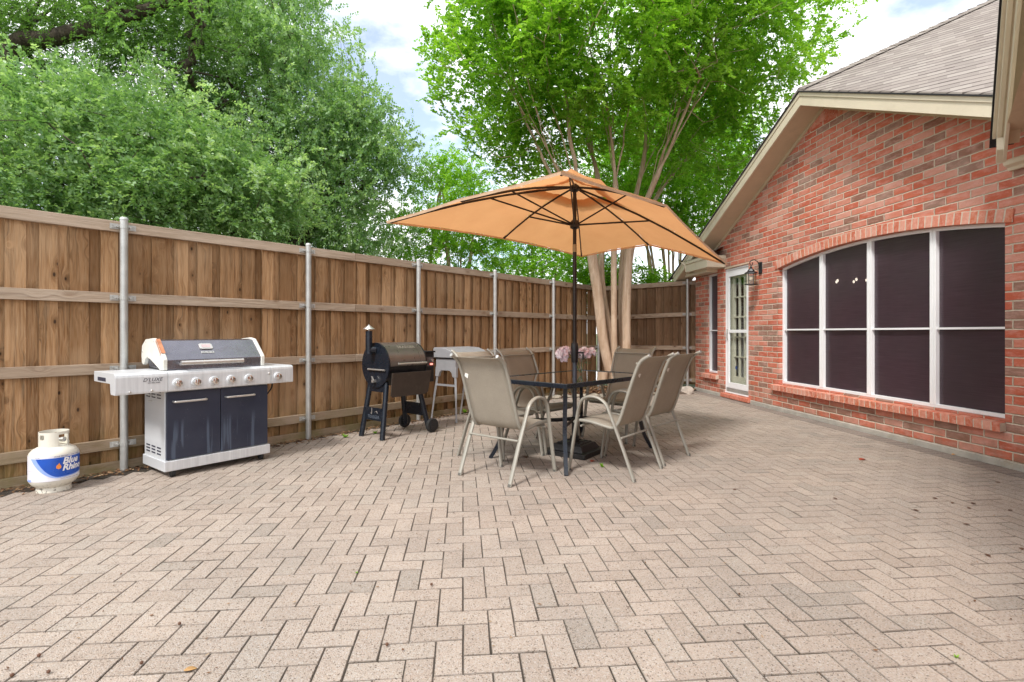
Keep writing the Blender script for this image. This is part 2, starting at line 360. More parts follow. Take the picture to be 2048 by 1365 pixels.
M['ink'] = simple('dark_ink', (0.03, 0.03, 0.05), 0.6)
M['rock'] = simple('pale_rock', (0.48, 0.42, 0.36), 0.9, 0, 0.3, 9, 0.02, 14)
M['stoneedge'] = simple('edging_stone', (0.33, 0.29, 0.23), 0.92, 0, 0.35, 10, 0.012, 30, dirt=((0.12, 0.09, 0.06), 12, 0.6))
# fabric
def mat_sling():
    m = NM('sling_mesh_fabric'); o = m.obj(); x, y, z = m.sep(o)
    wv = m.math('MULTIPLY', m.math('SINE', m.math('MULTIPLY', x, 2200)), m.math('SINE', m.math('MULTIPLY', m.math('ADD', y, z), 2200)))
    c = m.ramp(m.noise(o, 5, 4), [(0.3, (0.39, 0.345, 0.28)), (0.7, (0.45, 0.40, 0.325))]); c = m.mix(m.val(m.noise(o, 240, 2), 0.4, 0.6, 0, 0.3), c, (0.26, 0.225, 0.18))
    m.set(col=c, rough=0.75, spec=0.25)
    t = m.n('ShaderNodeBsdfTranslucent'); m.l(c, t.inputs[0]); x = m.n('ShaderNodeMixShader'); x.inputs[0].default_value = 0.22
    m.l(m.bs.outputs[0], x.inputs[1]); m.l(t.outputs[0], x.inputs[2]); m.l(x.outputs[0], m.out.inputs[0]); m.bump(wv, 0.0008, 0.5); return m.m
M['sling'] = mat_sling()
def mat_canopy():
    m = NM('tan_canopy_fabric'); o = m.obj()
    c = m.ramp(m.noise(o, 3.0, 4, 0.6), [(0.3, (0.53, 0.285, 0.140)), (0.7, (0.58, 0.325, 0.165))])
    m.set(col=c, rough=0.8, spec=0.15)
    t = m.n('ShaderNodeBsdfTranslucent'); m.l(m.mix(1.0, c, (1.18, 1.05, 0.9), 'MULTIPLY'), t.inputs[0]); x = m.n('ShaderNodeMixShader'); x.inputs[0].default_value = 0.62
    m.l(m.bs.outputs[0], x.inputs[1]); m.l(t.outputs[0], x.inputs[2]); m.l(x.outputs[0], m.out.inputs[0]); m.bump(m.noise(m.map(o, (1, 1, 1)), 9, 3), 0.006, 0.5); return m.m
M['canopy'] = mat_canopy()
M['hem'] = simple('skylit_canopy_hem', (0.74, 0.52, 0.35), 0.8)  # canopy fabric made paler: sky light on the rim put into its colour
def mat_glass(name, col, rough=0.02, refl=0.9, spec_col=(1, 1, 1)):
    m = NM(name); m.t.nodes.remove(m.bs)
    tr = m.n('ShaderNodeBsdfTransparent'); tr.inputs[0].default_value = (*col, 1)
    gl = m.n('ShaderNodeBsdfGlossy'); gl.inputs['Roughness'].default_value = rough; gl.inputs[0].default_value = (*spec_col, 1)
    lw = m.n('ShaderNodeLayerWeight'); lw.inputs[0].default_value = 0.5
    fr = m.math('ADD', 0.045, m.math('MULTIPLY', m.math('POWER', lw.outputs['Facing'], 4.0), refl))
    x = m.n('ShaderNodeMixShader'); m.l(fr, x.inputs[0]); m.l(tr.outputs[0], x.inputs[1]); m.l(gl.outputs[0], x.inputs[2]); m.l(x.outputs[0], m.out.inputs[0]); return m.m
M['glass'] = mat_glass('clear_glass', (0.93, 0.95, 0.94))
M['table_glass'] = mat_glass('smoked_table_glass', (0.42, 0.40, 0.37), 0.05, 1.5)
def mat_screen():
    m = NM('solar_screen_mesh'); o = m.obj(); x, y, z = m.sep(o)
    f = m.noise(m.comb(m.math('MULTIPLY', x, 3), 0.0, m.math('MULTIPLY', z, 90)), 1.0, 4, 0.6)
    c = m.ramp(f, [(0.35, (0.046, 0.023, 0.034)), (0.75, (0.082, 0.050, 0.064))])
    c = m.mix(m.val(m.noise(o, 1.6, 3), 0.4, 0.7, 0, 0.4), c, (0.042, 0.036, 0.042))
    m.set(col=c, rough=0.30, spec=0.7)
    t = m.n('ShaderNodeBsdfTransparent'); xs = m.n('ShaderNodeMixShader'); xs.inputs[0].default_value = 0.16
    m.l(m.bs.outputs[0], xs.inputs[1]); m.l(t.outputs[0], xs.inputs[2]); m.l(xs.outputs[0], m.out.inputs[0]); m.bump(m.math('ADD', m.math('MULTIPLY', f, 0.12), m.noise(m.map(o, (1, 1, 0.6)), 2.2, 2)), 0.02, 0.7); return m.m
M['screen'] = mat_screen()
def emis(name, col, st):
    m = NM(name); m.set(col=(0.8, 0.8, 0.8), emis=col, es=st); return m.m
M['bulb'] = emis('lit_bulb', (1.0, 0.86, 0.7), 3.5)
M['winlight'] = emis('far_window_daylight', (0.75, 0.85, 1.0), 4.0)
M['dark_room'] = simple('dim_interior', (0.10, 0.085, 0.07), 0.8)

# ------------------------------------------------------------------ ground
th = math.atan(98 / 1044); U = Vector((-math.sin(th), math.cos(th), 0)); NO = Vector((-math.cos(th), -math.sin(th), 0))
O0 = Vector((4.833, 0, 0))
def housep(s, y, z): return O0 + U * s + NO * y + Vector((0, 0, z))
FP = Vector((-3.386, 4.556, 0)); FC = Vector((1.855, 11.0, 0)); FD = (FC - FP).normalized(); FLEN = (FC - FP).length
FN = Vector((FD.y, -FD.x, 0))     # toward the patio
def grid_obj(name, pts, mat, z=0):
    b = MB(); b.add([(p[0], p[1], z) for p in pts], [tuple(range(len(pts)))]); return b.build(name, mat)
g = NM('lawn_soil'); o_ = g.obj()
g.set(col=g.ramp(g.noise(o_, 4, 6, 0.7), [(0.3, (0.05, 0.075, 0.02)), (0.7, (0.10, 0.12, 0.04))]), rough=0.95); g.bump(g.noise(o_, 50, 4), 0.02)
gr = grid_obj('ground', [(-400, -400), (400, -400), (400, 400), (-400, 400)], g.m, -0.07); sp(gr, kind='structure')
g = NM('joint_sand'); o_ = g.obj()
g.set(col=g.ramp(g.noise(o_, 40, 5, 0.7), [(0.3, (0.022, 0.017, 0.012)), (0.6, (0.050, 0.038, 0.026)), (0.78, (0.045, 0.052, 0.018))]), rough=0.95); g.bump(g.noise(o_, 120, 4), 0.01)
def bedY(X): 
    P = [(-9, 9.0), (0.3, 9.1), (1.1, 9.62), (2.3, 9.72), (3.0, 10.15), (3.9, 10.75), (9, 10.9)]
    for (a, b), (c, d) in zip(P, P[1:]):
        if a <= X <= c: return b + (d - b) * (X - a) / (c - a)
    return 9
fl0 = FP - FD * 7.5
ps = grid_obj('patio_base', [tuple(fl0.xy), tuple(FC.xy), tuple(housep(11.3, 0, 0).xy), tuple(housep(-4, 0, 0).xy), (-6.5, -4)], g.m, -0.0036); sp(ps, kind='structure')
# herringbone pavers: one sheet of real blocks
rng = random.Random(7)
A = 0.1044; PO = Vector((-0.181, 1.9357, 0)); AX = Vector((math.cos(th), math.sin(th), 0)); AY = U
b = MB(); bg = MB()
def paver(mb, c, ax, ay, lx, ly, clamp=True):
    g_ = 0.0012 + rng.random() * 0.0012; hx = lx / 2 - g_; hy = ly / 2 - g_; bv = 0.0028; rz = rng.gauss(0, 0.005)
    ax2 = ax * math.cos(rz) + ay * math.sin(rz); ay2 = ay * math.cos(rz) - ax * math.sin(rz)
    dz = rng.gauss(0, 0.0005); tx = rng.gauss(0, 0.004); ty = rng.gauss(0, 0.004)
    c = c + ax * rng.gauss(0, 0.0006) + ay * rng.gauss(0, 0.0006)
    vs = []
    for h, ix, zz in ((1, 0, -0.0255), (1, 0, -bv), (1, bv, 0)):
        for sx, sy in ((-1, -1), (1, -1), (1, 1), (-1, 1)):
            px = sx * (hx - ix); py = sy * (hy - ix)
            p = c + ax2 * px + ay2 * py
            yh_ = (p - O0).dot(NO)
            if clamp and yh_ < 0.241: p = p + NO * (0.241 - yh_)
            vs.append((p.x, p.y, zz + dz + tx * px + ty * py if zz > -0.01 else zz))
    fs = [(8, 9, 10, 11)]
    for k in range(2):
        for i in range(4): fs.append((k * 4 + i, k * 4 + (i + 1) % 4, k * 4 + 4 + (i + 1) % 4, k * 4 + 4 + i))
    rv = rng.random(); mb.cur = rv; mb.add(vs, fs); n_ = len(mb.r); mb.r[n_ - 8:] = [rv + 10] * 8
def inside(p, m=0.12, m_y=0.33):
    if (p - FP).dot(FN) < m: return False
    s = (p - O0).dot(U); y = (p - O0).dot(NO)
    if y < m_y: return False
    if p.y > bedY(p.x) or p.y < -1.6 or p.x < -5.5: return False
    return True
for i in range(-60, 60):
    for j in range(-40, 95):
        k = (i - j) % 4
        if k == 1: c = PO + AX * A * (i + 1) + AY * A * (j + 0.5); h = True
        elif k == 0: c = PO + AX * A * (i + 0.5) + AY * A * (j + 1); h = False
        else: continue
        if inside(c, 0.12, 0.225 if not h else 0.16): paver(b, c, AX if h else AX, AY, 2 * A if h else A, A if h else 2 * A)
for k in range(-12, 108):       # border course along the house
    s = k * A + 0.03
    c = housep(s, 0.13, 0)
    if c.y > bedY(c.x): continue
    paver(bg, c, -NO, U, 2 * A, A, False)
sp(b.build('patio_pavers', M['paver']), kind='structure'); sp(bg.build('patio_border', M['paver_grey']), kind='structure')

# ------------------------------------------------------------------ fences
def line_s(px, P0, D):
    a = (px - 1024) / 1044.0
    return (a * P0.y - P0.x) / (D.x - a * D.y)
def fence_boards(mb, s0, s1, top, rg, z0=0.02):
    s = s0
    k = 0
    while s < s1:
        w = 0.120 + rg.uniform(-0.014, 0.014); gap = 0.072 + rg.uniform(-0.020, 0.018)
        for (a, w_, y) in ((s, w, 0.070), (s + w - 0.03, gap + 0.06, 0.104)):
            e = min(a + w_, s1); 
            if e - a < 0.02: continue
            mb.cur = rg.random(); t0 = top(a) + rg.uniform(-0.004, 0.004) - 0.012; t1 = top(e) - 0.012; zb = z0 + rg.uniform(0, 0.012); y0 = y + rg.uniform(-0.002, 0.002); y1 = y0 + 0.016; tl = rg.uniform(-0.0015, 0.0015)
            mb.add([(a, y0 + tl, zb), (e, y0 - tl, zb), (e, y1 - tl, zb), (a, y1 + tl, zb), (a, y0 + tl, t0), (e, y0 - tl, t1), (e, y1 - tl, t1), (a, y1 + tl, t0)],
                   [(0, 3, 2, 1), (4, 5, 6, 7), (0, 1, 5, 4), (1, 2, 6, 5), (2, 3, 7, 6), (3, 0, 4, 7)])
        s += w + gap; k += 1
def fence_post(root, s, H, rails, mat=M['galv'], nb=True):
    b = MB(); b.tube([(s, 0, -0.05), (s, 0, H)], 0.030, 16)
    b.lathe([(0.033, H - 0.004), (0.033, H + 0.006), (0.024, H + 0.018), (0.002, H + 0.022)], 16, Matrix.Translation((s, 0, 0)))
    p = b.build('post', mat, root, smooth=True)
    for z in rails:
        k = MB(); k.tube([(s, 0, z - 0.016), (s, 0, z + 0.016)], 0.0335, 16)
        for sg in (-1, 1):
            k.box(s + sg * 0.034 if sg > 0 else s - 0.095, s + 0.095 if sg > 0 else s - 0.034, 0.022, 0.0275, z - 0.024, z + 0.024)
            k.tube([(s + sg * 0.046, -0.006, z), (s + sg * 0.046, 0.024, z)], 0.009, 8)
            k.tube([(s + sg * 0.075, 0.012, z + 0.010), (s + sg * 0.075, 0.024, z + 0.010)], 0.006, 6)
            k.tube([(s + sg * 0.075, 0.012, z - 0.010), (s + sg * 0.075, 0.024, z - 0.010)], 0.006, 6)
        k.build('bracket', mat, p)
rg = random.Random(3)
fa = math.atan2(FD.y, FD.x)
LF = empty('wooden_fence', tuple(FP), fa, 'long brown cedar board fence with galvanised steel posts behind the grills', 'fence')
b = MB(); fence_boards(b, -7.4, FLEN + 0.02, lambda s: 2.165, rg); b.build('boards', M['wood'], LF)
for z0, z1 in ((2.075, 2.168), (1.455, 1.545), (0.842, 0.93), (0.185, 0.275)):
    b = MB(); s = -7.4
    while s < FLEN:
        e = min(s + 4.88, FLEN); b.cur = rg.random(); b.box(s, e - 0.003, 0.029, 0.068, z0, z1); s = e
    b.build('rail', M['rail'], LF, bevel=0.003)
b = MB(); b.cur = 0.4; b.box(-7.4, FLEN - 0.05, 0.045, 0.0695, -0.03, 0.075); b.build('kickboard', M['rail'], LF, bevel=0.003)
for s in [-5.1, -3.4, -1.7] + [line_s(px, FP, FD) for px in (248, 617, 837, 990, 1107)] + [FLEN - 0.06]:
    fence_post(LF, s, 2.185, (2.12, 1.50, 0.886, 0.23))
# back fence
BE = Vector((3.665, 10.9, 0)); BD = (BE - FC).normalized(); ba = math.atan2(BD.y, BD.x); BL = (BE - FC).length
BF = empty('back_fence', tuple(FC), ba, 'short brown board fence closing the corner between the crape myrtle and the brick house', 'fence')
TOPB = lambda s: 2.165 + 0.115 * max(0, min(1, s / BL))
b = MB(); fence_boards(b, 0.0, BL + 0.42, TOPB, rg, 0.10); b.build('boards', M['wood_shaded'], BF)
for za, zb, h in ((2.12, 2.235, 0.09), (1.50, 1.58, 0.085), (0.885, 0.875, 0.085), (0.235, 0.20, 0.09)):
    b = MB(); b.cur = rg.random(); e = BL + 0.42; ze = za + (zb - za) * e / BL
    b.add([(0, 0.029, za - h / 2), (e, 0.029, ze - h / 2), (e, 0.068, ze - h / 2), (0, 0.068, za - h / 2), (0, 0.029, za + h / 2), (e, 0.029, ze + h / 2), (e, 0.068, ze + h / 2), (0, 0.068, za + h / 2)],
          [(0, 3, 2, 1), (4, 5, 6, 7), (0, 1, 5, 4), (1, 2, 6, 5), (2, 3, 7, 6), (3, 0, 4, 7)])
    b.build('rail', M['rail'], BF)
fence_post(BF, BL, 2.30, (2.235, 1.58, 0.875, 0.20))

# ------------------------------------------------------------------ brick house (local x along the wall away from the camera, y out to the patio)
HS = empty('brick_house', tuple(O0), math.atan2(U.y, U.x), 'red brick house wall with cream gable trim and wide arched window at the right', 'house')
HM = Matrix.Translation(O0) @ Matrix.Rotation(math.atan2(U.y, U.x), 4, 'Z'); HI = HM.inverted()
def wp(px, py, off=0.0):
    a = (px - 1024) / 1044.0; O = O0 + NO * off
    s = (O.x - a * O.y) / (a * U.y - U.x); Y = O.y + U.y * s
    return s, 1.2 - (py - 665) / 1044.0 * Y
PK = 7.005
def zr(s): return 4.39 - 0.474 * abs(s - PK)
def arch(s): return 2.18 + 0.15 * (1 - ((s - 6.353) / 1.678) ** 2)
OPN = [(9.956, 10.406, lambda s: 0.41, lambda s: 2.34), (8.875, 9.69, lambda s: 0.10, lambda s: 2.36), (4.675, 8.031, lambda s: 0.42, arch)]
keys = sorted(set([4.40, 10.9, PK] + [v for o in OPN for v in o[:2]] + [4.675 + 3.356 * i / 28 for i in range(29)]))
b = MB(); b.cur = 0.5; Z0 = 0.062
for s0, s1 in zip(keys, keys[1:]):
    sm = (s0 + s1) / 2
    op = [o for o in OPN if o[0] <= sm <= o[1]]
    seg = []
    if op: seg = [(lambda s: Z0, op[0][2]), (op[0][3], lambda s: zr(s) - 0.17)]
    else: seg = [(lambda s: Z0, lambda s: zr(s) - 0.17)]
    for lo, hi in seg: b.add([(s0, 0, lo(s0)), (s1, 0, lo(s1)), (s1, 0, hi(s1)), (s0, 0, hi(s0))], [(0, 1, 2, 3)])
    if op:
        for fz in (op[0][2], op[0][3]): b.add([(s0, 0, fz(s0)), (s1, 0, fz(s1)), (s1, -0.13, fz(s1)), (s0, -0.13, fz(s0))], [(0, 1, 2, 3)])
for o in OPN:
    for s in o[:2]: b.add([(s, 0, o[2](s)), (s, -0.13, o[2](s)), (s, -0.13, o[3](s)), (s, 0, o[3](s))], [(0, 1, 2, 3)])
# rear side wall and the near wing wall (both turn 45 degrees)
b.add([(10.9, 0, Z0), (13.4, -2.5, Z0), (13.4, -2.5, 2.35), (10.9, 0, 2.35)], [(0, 1, 2, 3)])
b.add([(4.40, 0, Z0), (4.40 - 3.5, 3.5, Z0), (4.40 - 3.5, 3.5, 2.80), (4.40, 0, 2.80)], [(0, 1, 2, 3)])
b.build('wall', M['brick'], HS)
b = MB(); b.prism([(-0.2, -0.06), (0.014, -0.06), (0.014, 0.054), (0.006, 0.0615), (-0.2, 0.0615)], 4.35, 10.93, 'x')
b.build('foundation', M['concrete'], HS)
# arched rowlock course
def course(name, items, depth0, depth1):
    b = MB(); m_ = MB()
    for (s, z, ang, w, h, r) in items:
        b.cur = r
        Mx = Matrix.Translation((s, 0, z)) @ Matrix.Rotation(-ang, 4, 'Y')
        b.box(-w / 2, w / 2, depth0, depth1, 0, h, Mx)
    return b.build(name, M['brick_unit'], HS, bevel=0.004)
items = []; mort = MB(); mort.cur = 0.5
n = 44
for i in range(n):
    s = 4.60 + (8.11 - 4.60) * (i + 0.5) / n; sl = -2 * 0.15 * (s - 6.353) / 1.678 ** 2
    items.append((s, arch(s) - 0.002, math.atan(sl), 0.0655, 0.118 + rg.uniform(-0.003, 0.003), rg.random()))
course('arch_course', items, -0.12, 0.016)
ks = [4.60 + 3.51 * i / 24 for i in range(25)]
for a_, c_ in zip(ks, ks[1:]):
    mort.add([(a_, 0.0125, arch(a_)), (c_, 0.0125, arch(c_)), (c_, 0.0125, arch(c_) + 0.122), (a_, 0.0125, arch(a_) + 0.122), (a_, 0, arch(a_) + 0.124), (c_, 0, arch(c_) + 0.124)], [(0, 1, 2, 3), (3, 2, 5, 4)])
mort.build('arch_mortar', M['mortar'], HS)
def sill(name, sa, sb, zt, n):
    b = MB(); w = (sb - sa) / n; mm = MB()
    for i in range(n):
        b.cur = rg.random(); s = sa + w * i; d = rg.uniform(-0.003, 0.003)
        b.prism([(-0.12, zt - 0.085), (0.062 + d, zt - 0.105 + d * .5), (0.066 + d, zt - 0.022 + d * .5), (-0.12, zt + 0.004)], s + 0.0065, s + w - 0.0065, 'x')
    mm.prism([(-0.11, zt - 0.083), (0.0585, zt - 0.10), (0.0605, zt - 0.026), (-0.11, zt - 0.001)], sa + 0.006, sb - 0.006, 'x')
    mm.build('sill_mortar', M['mortar'], HS); return b.build(name, M['brick_unit'], HS, bevel=0.004)
sill('window_sill', 4.66, 8.15, 0.415, 42); sill('window_sill', 9.90, 10.50, 0.41, 7)
b = MB()
for i in range(14):
    s = 6.50 + 0.085 * i; ztop = zr(s + (0.04 if s < PK else -0.04)) - 0.20; b.cur = rg.random() ; h = 0.235
    zb = 4.04 - abs(i - 6) * 0.013
    if ztop - zb > 0.02: b.box(s + 0.004, s + 0.078, -0.02, 0.004, zb, ztop)
b.build('soldier_bricks', M['brick_unit'], HS, bevel=0.003)

def frame_strip(mb, pts, w, y0, y1, closed=True):
    # flat frame following a polygon (s,z), inset by w
    n = len(pts); cs = sum(p[0] for p in pts) / n; cz = sum(p[1] for p in pts) / n
    inner = []
    for i in range(n):
        p = Vector(pts[i]); a = (p - Vector(pts[i - 1])); c = (Vector(pts[(i + 1) % n]) - p); a.normalize(); c.normalize()
        na = Vector((-a.y, a.x)); nc = Vector((-c.y, c.x)); m = (na + nc); m.normalize(); k = w / max(0.3, m.dot(na))
        inner.append(p + m * k)
    vs = [(p[0], y1, p[1]) for p in pts] + [(p[0], y1, p[1]) for p in inner] + [(p[0], y0, p[1]) for p in pts] + [(p[0], y0, p[1]) for p in inner]
    fs = []
    for i in range(n):
        j = (i + 1) % n
        fs += [(i, j, n + j, n + i), (n + i, n + j, 3 * n + j, 3 * n + i), (2 * n + i, 3 * n + i, 3 * n + j, 2 * n + j), (i, 2 * n + i, 2 * n + j, j)]
    mb.add(vs, fs); return inner
# big arched window
bw = MB()
poly = [(4.678, 0.422), (8.028, 0.422)] + [(8.028 - 3.35 * i / 24, arch(8.028 - 3.35 * i / 24) - 0.003) for i in range(25)]
frame_strip(bw, poly, 0.035, -0.12, -0.062)
for s in (7.158, 6.311, 5.455):
    bw.box(s - 0.036, s - 0.003, -0.12, -0.058, 0.45, arch(s) - 0.03); bw.box(s + 0.003, s + 0.036, -0.12, -0.058, 0.45, arch(s) - 0.03); bw.box(s - 0.003, s + 0.003, -0.12, -0.066, 0.45, arch(s) - 0.03)
BW = bw.build('arched_window', M['white'], HS, bevel=0.002)
bars = [8.0, 7.158, 6.311, 5.455, 4.70]
for a_, c_ in zip(bars, bars[1:]):
    sa, sb = c_ + 0.030, a_ - 0.030
    k = MB(); k.box(sb + 0.01, sa - 0.01, -0.088, -0.066, 1.229, 1.250); k.build('transom_bar', M['white'], BW)
    k = MB(); k.add([(sa, -0.10, 0.45), (sb, -0.10, 0.45), (sb, -0.10, 1.235), (sa, -0.10, 1.235)], [(0, 1, 2, 3)]); k.build('solar_screen', M['screen'], BW)
    k = MB(); N_ = 8; ss = [sa + (sb - sa) * i / N_ for i in range(N_ + 1)]
    k.add([(sa, -0.098, 1.24), (sb, -0.098, 1.24)] + [(s, -0.098, arch(s) - 0.03) for s in reversed(ss)], [tuple(range(N_ + 3))]); k.build('solar_screen', M['screen'], BW)
# narrow window
k = MB(); frame_strip(k, [(9.96, 0.414), (10.402, 0.414), (10.402, 2.336), (9.96, 2.336)], 0.034, -0.11, -0.055); k.box(9.99, 10.37, -0.09, -0.062, 1.225, 1.245)
SW = k.build('narrow_window', M['white'], HS, bevel=0.002)
k = MB(); k.box(9.98, 10.38, -0.101, -0.099, 0.44, 1.235); k.build('solar_screen', M['screen'], SW)
k = MB(); k.box(9.98, 10.38, -0.098, -0.096, 1.235, 2.31); k.build('solar_screen', M['screen'], SW)
# back door with storm door
k = MB(); k.box(8.878, 9.687, -0.12, -0.02, 2.325, 2.357); k.box(9.665, 9.687, -0.20, -0.02, 0.12, 2.325); k.box(8.878, 8.90, -0.20, -0.02, 0.12, 2.325)
k.box(8.878, 9.687, -0.30, -0.005, 0.085, 0.118)
DR = k.build('back_door', M['white'], HS, bevel=0.003)
k = MB()
for (x0, x1, z0, z1) in ((8.902, 8.985, 0.19, 2.32), (9.578, 9.663, 0.19, 2.32), (8.985, 9.578, 2.21, 2.32), (8.985, 9.578, 1.19, 1.245), (8.985, 9.578, 0.19, 0.29)): k.box(x0, x1, -0.055, -0.024, z0, z1)
SDR = k.build('storm_door', M['white'], DR, bevel=0.004)
k = MB(); k.box(8.904, 9.66, -0.055, -0.020, 0.122, 0.186); k.build('kick_sweep', M['galv'], DR)
k = MB(); k.box(8.98, 9.585, -0.043, -0.039, 0.285, 2.215); k.build('glass', M['glass'], DR)
k = MB(); k.box(9.605, 9.63, -0.024, -0.010, 1.06, 1.26); k.tube([(9.618, -0.01, 1.22), (9.618, 0.035, 1.20), (9.618, 0.035, 1.12), (9.618, -0.01, 1.10)], 0.007, 8); k.build('handle', M['steel'], DR)
k = MB()
for (x0, x1) in ((8.902, 9.02), (9.545, 9.663)): k.box(x0, x1, -0.150, -0.105, 0.12, 2.32)
k.box(9.02, 9.545, -0.150, -0.105, 0.12, 0.40); k.box(9.02, 9.545, -0.150, -0.105, 2.19, 2.32)
for s in (9.195, 9.37): k.box(s - 0.011, s + 0.011, -0.140, -0.100, 0.40, 2.19)
for i in range(1, 5): z = 0.40 + 1.79 * i / 5; k.box(9.02, 9.545, -0.138, -0.102, z - 0.011, z + 0.011)
IN = k.build('inner_door', M['door_cream'], DR, bevel=0.002)
k = MB(); k.sphere((9.60, -0.065, 1.06), 0.026); k.tube([(9.60, -0.105, 1.06), (9.60, -0.070, 1.06)], 0.012); k.build('door_knob', M['chrome'], DR, smooth=True); k = MB(); k.tube([(9.60, -0.106, 1.20), (9.60, -0.070, 1.20)], 0.02, 16); k.build('deadbolt', M['chrome'], DR, smooth=True)
k = MB()
z = 0.41
while z < 2.18:
    k.add([(9.02, -0.162, z), (9.545, -0.162, z), (9.545, -0.285, z + 0.019), (9.02, -0.170, z + 0.019)], [(0, 1, 2, 3)]); z += 0.026
k.build('blinds', M['white'], DR)
k = MB(); k.prism([(9.46 + 0.03 * math.cos(R(22.5 + 45 * i)), 0.56 + 0.036 * math.sin(R(22.5 + 45 * i))) for i in range(8)], -0.104, -0.099, 'y'); k.build('sticker', simple('blue_sticker', (0.04, 0.09, 0.35), 0.4), DR)
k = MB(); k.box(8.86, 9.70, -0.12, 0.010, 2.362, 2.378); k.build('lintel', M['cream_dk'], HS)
k = MB(); k.box(8.80, 9.75, -0.1, 0.055, 0.012, 0.082); k.build('door_step', M['brick_unit'], HS, bevel=0.006)
# interior seen dimly through the screens
k = MB(); k.box(4.45, 10.85, -4.2, -4.15, 0.05, 2.55); k.box(4.45, 10.85, -4.15, -0.15, 0.03, 0.05); k.box(4.45, 10.85, -4.15, -0.15, 2.55, 2.6); k.box(10.85, 10.88, -4.2, -0.15, 0.03, 2.6); k.box(4.42, 4.45, -4.2, -0.15, 0.03, 2.6); k.box(8.6, 8.64, -4.15, -0.31, 0.05, 2.55)
k.build('interior_walls', M['dark_room'], HS)
s1, z1 = wp(1745, 585, -4.1); s2, z2 = wp(1785, 620, -4.1)
k = MB(); k.box(s2, s1, -4.14, -4.12, z2, z1); iw = k.build('interior_window', M['winlight'], HS)
k = MB()
for i in range(9): zz = z2 + (z1 - z2) * (i + 0.5) / 9; k.box(s2, s1, -4.11, -4.10, zz - 0.012, zz + 0.006)
k.box((s1 + s2) / 2 - 0.01, (s1 + s2) / 2 + 0.01, -4.11, -4.09, z2, z1); k.build('interior_blinds', M['dark_room'], HS)

# roof: two planes falling along and away from the gable edge, hip running straight back
b = MB(); t = 0.035; yb = -4.5; ye = 0.372
def zroof(s, y): return zr(s) + 0.05 - 0.48 * (y - 0.35)
for sa, sb in ((3.9, PK), (PK, 11.4)):
    v = [(sa, ye), (sb, ye), (sb, yb), (sa, yb)]
    b.add([(s, y, zroof(s, y)) for s, y in v] + [(s, y, zroof(s, y) - t) for s, y in v], [(0, 1, 2, 3), (7, 6, 5, 4), (0, 4, 5, 1), (1, 5, 6, 2), (2, 6, 7, 3), (3, 7, 4, 0)])
# ridge cap shingles
i = 0; y = ye
while y > yb:
    dy = 0.145; zt = zroof(PK, y) + 0.004
    b.add([(PK - 0.14, y, zt - 0.060 + 0.012), (PK, y, zt + 0.020), (PK + 0.14, y, zt - 0.060 + 0.012), (PK + 0.14, y - 0.25, zt + 0.12 - 0.062), (PK, y - 0.25, zt + 0.12 + 0.003), (PK - 0.14, y - 0.25, zt + 0.12 - 0.062),
           (PK - 0.14, y, zt - 0.075), (PK, y, zt - 0.01), (PK + 0.14, y, zt - 0.075)], [(0, 1, 4, 5), (1, 2, 3, 4), (0, 6, 7, 1), (1, 7, 8, 2)])
    y -= dy
RF = b.build('roof', M['shingle'], HS)
b = MB()
for sa, sb in ((3.9, PK), (PK, 11.2)):     # fascia, drip edge
    for y0, y1, ta, tb in ((0.32, 0.350, -0.005, -0.172), (0.350, 0.362, 0.005, -0.045)):
        v = [(sa, zr(sa)), (sb, zr(sb))]
        b.add([(s, y, z + d) for y in (y0, y1) for d in (tb, ta) for s, z in v], [(0, 1, 3, 2), (4, 6, 7, 5), (0, 2, 6, 4), (1, 5, 7, 3), (0, 4, 5, 1), (2, 3, 7, 6)])
b.build('fascia_board', M['cream'], HS, bevel=0.002)
b = MB()
for sa, sb in ((3.9, PK), (PK, 11.2)): b.add([(sa, 0.32, zr(sa) - 0.160), (sb, 0.32, zr(sb) - 0.160), (sb, -0.01, zr(sb) - 0.160), (sa, -0.01, zr(sa) - 0.160)], [(0, 1, 2, 3)])
for sa, sb in ((3.9, PK), (PK, 10.9)):
    v = [(sa, zr(sa)), (sb, zr(sb))]
    b.add([(s, y, z + d) for y in (0.0, 0.022) for d in (-0.205, -0.16) for s, z in v], [(0, 1, 3, 2), (4, 6, 7, 5), (0, 2, 6, 4), (1, 5, 7, 3), (0, 4, 5, 1)])
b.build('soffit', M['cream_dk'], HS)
b = MB()
for sa, sb in ((3.9, PK), (PK, 11.4)):
    v = [(sa, zr(sa)), (sb, zr(sb))]
    b.add([(s, y, z + d) for y in (0.350, 0.378) for d in (0.006, 0.022) for s, z in v], [(0, 1, 3, 2), (4, 6, 7, 5), (0, 2, 6, 4), (1, 5, 7, 3), (0, 4, 5, 1), (2, 3, 7, 6)])
b.build('shingle_edge', M['black_edge'], HS)
# cornice return at the far low end
b = MB()
b.box(9.65, 10.57, 0.0, 0.35, 2.40, 2.60); b.box(9.63, 10.62, 0.0, 0.372, 2.555, 2.615); b.box(9.95, 10.9, 0.0, 0.22, 2.34, 2.42)
A2 = Matrix.Translation((10.57, 0.35, 0)) @ Matrix.Rotation(R(-38), 4, 'Z')
b.prism([(0.0, 2.42), (0.0, 2.615), (0.10, 2.615), (0.085, 2.57), (0.045, 2.55), (0.04, 2.50), (0.02, 2.48), (0.02, 2.42)], 0.0, 0.95, 'x', A2)
b.box(0.0, 0.9, -0.3, 0.0, 2.40, 2.43, A2)
b.build('cornice_return', M['cream'], HS, bevel=0.003)
b = MB(); b.add([(9.62, 0.38, 2.615), (10.64, 0.38, 2.615), (11.4, -0.15, 2.615), (10.9, -0.3, 2.90), (9.70, 0.0, 2.80)], [(0, 1, 3, 4), (1, 2, 3)]); b.build('cornice_roof', M['shingle'], HS)
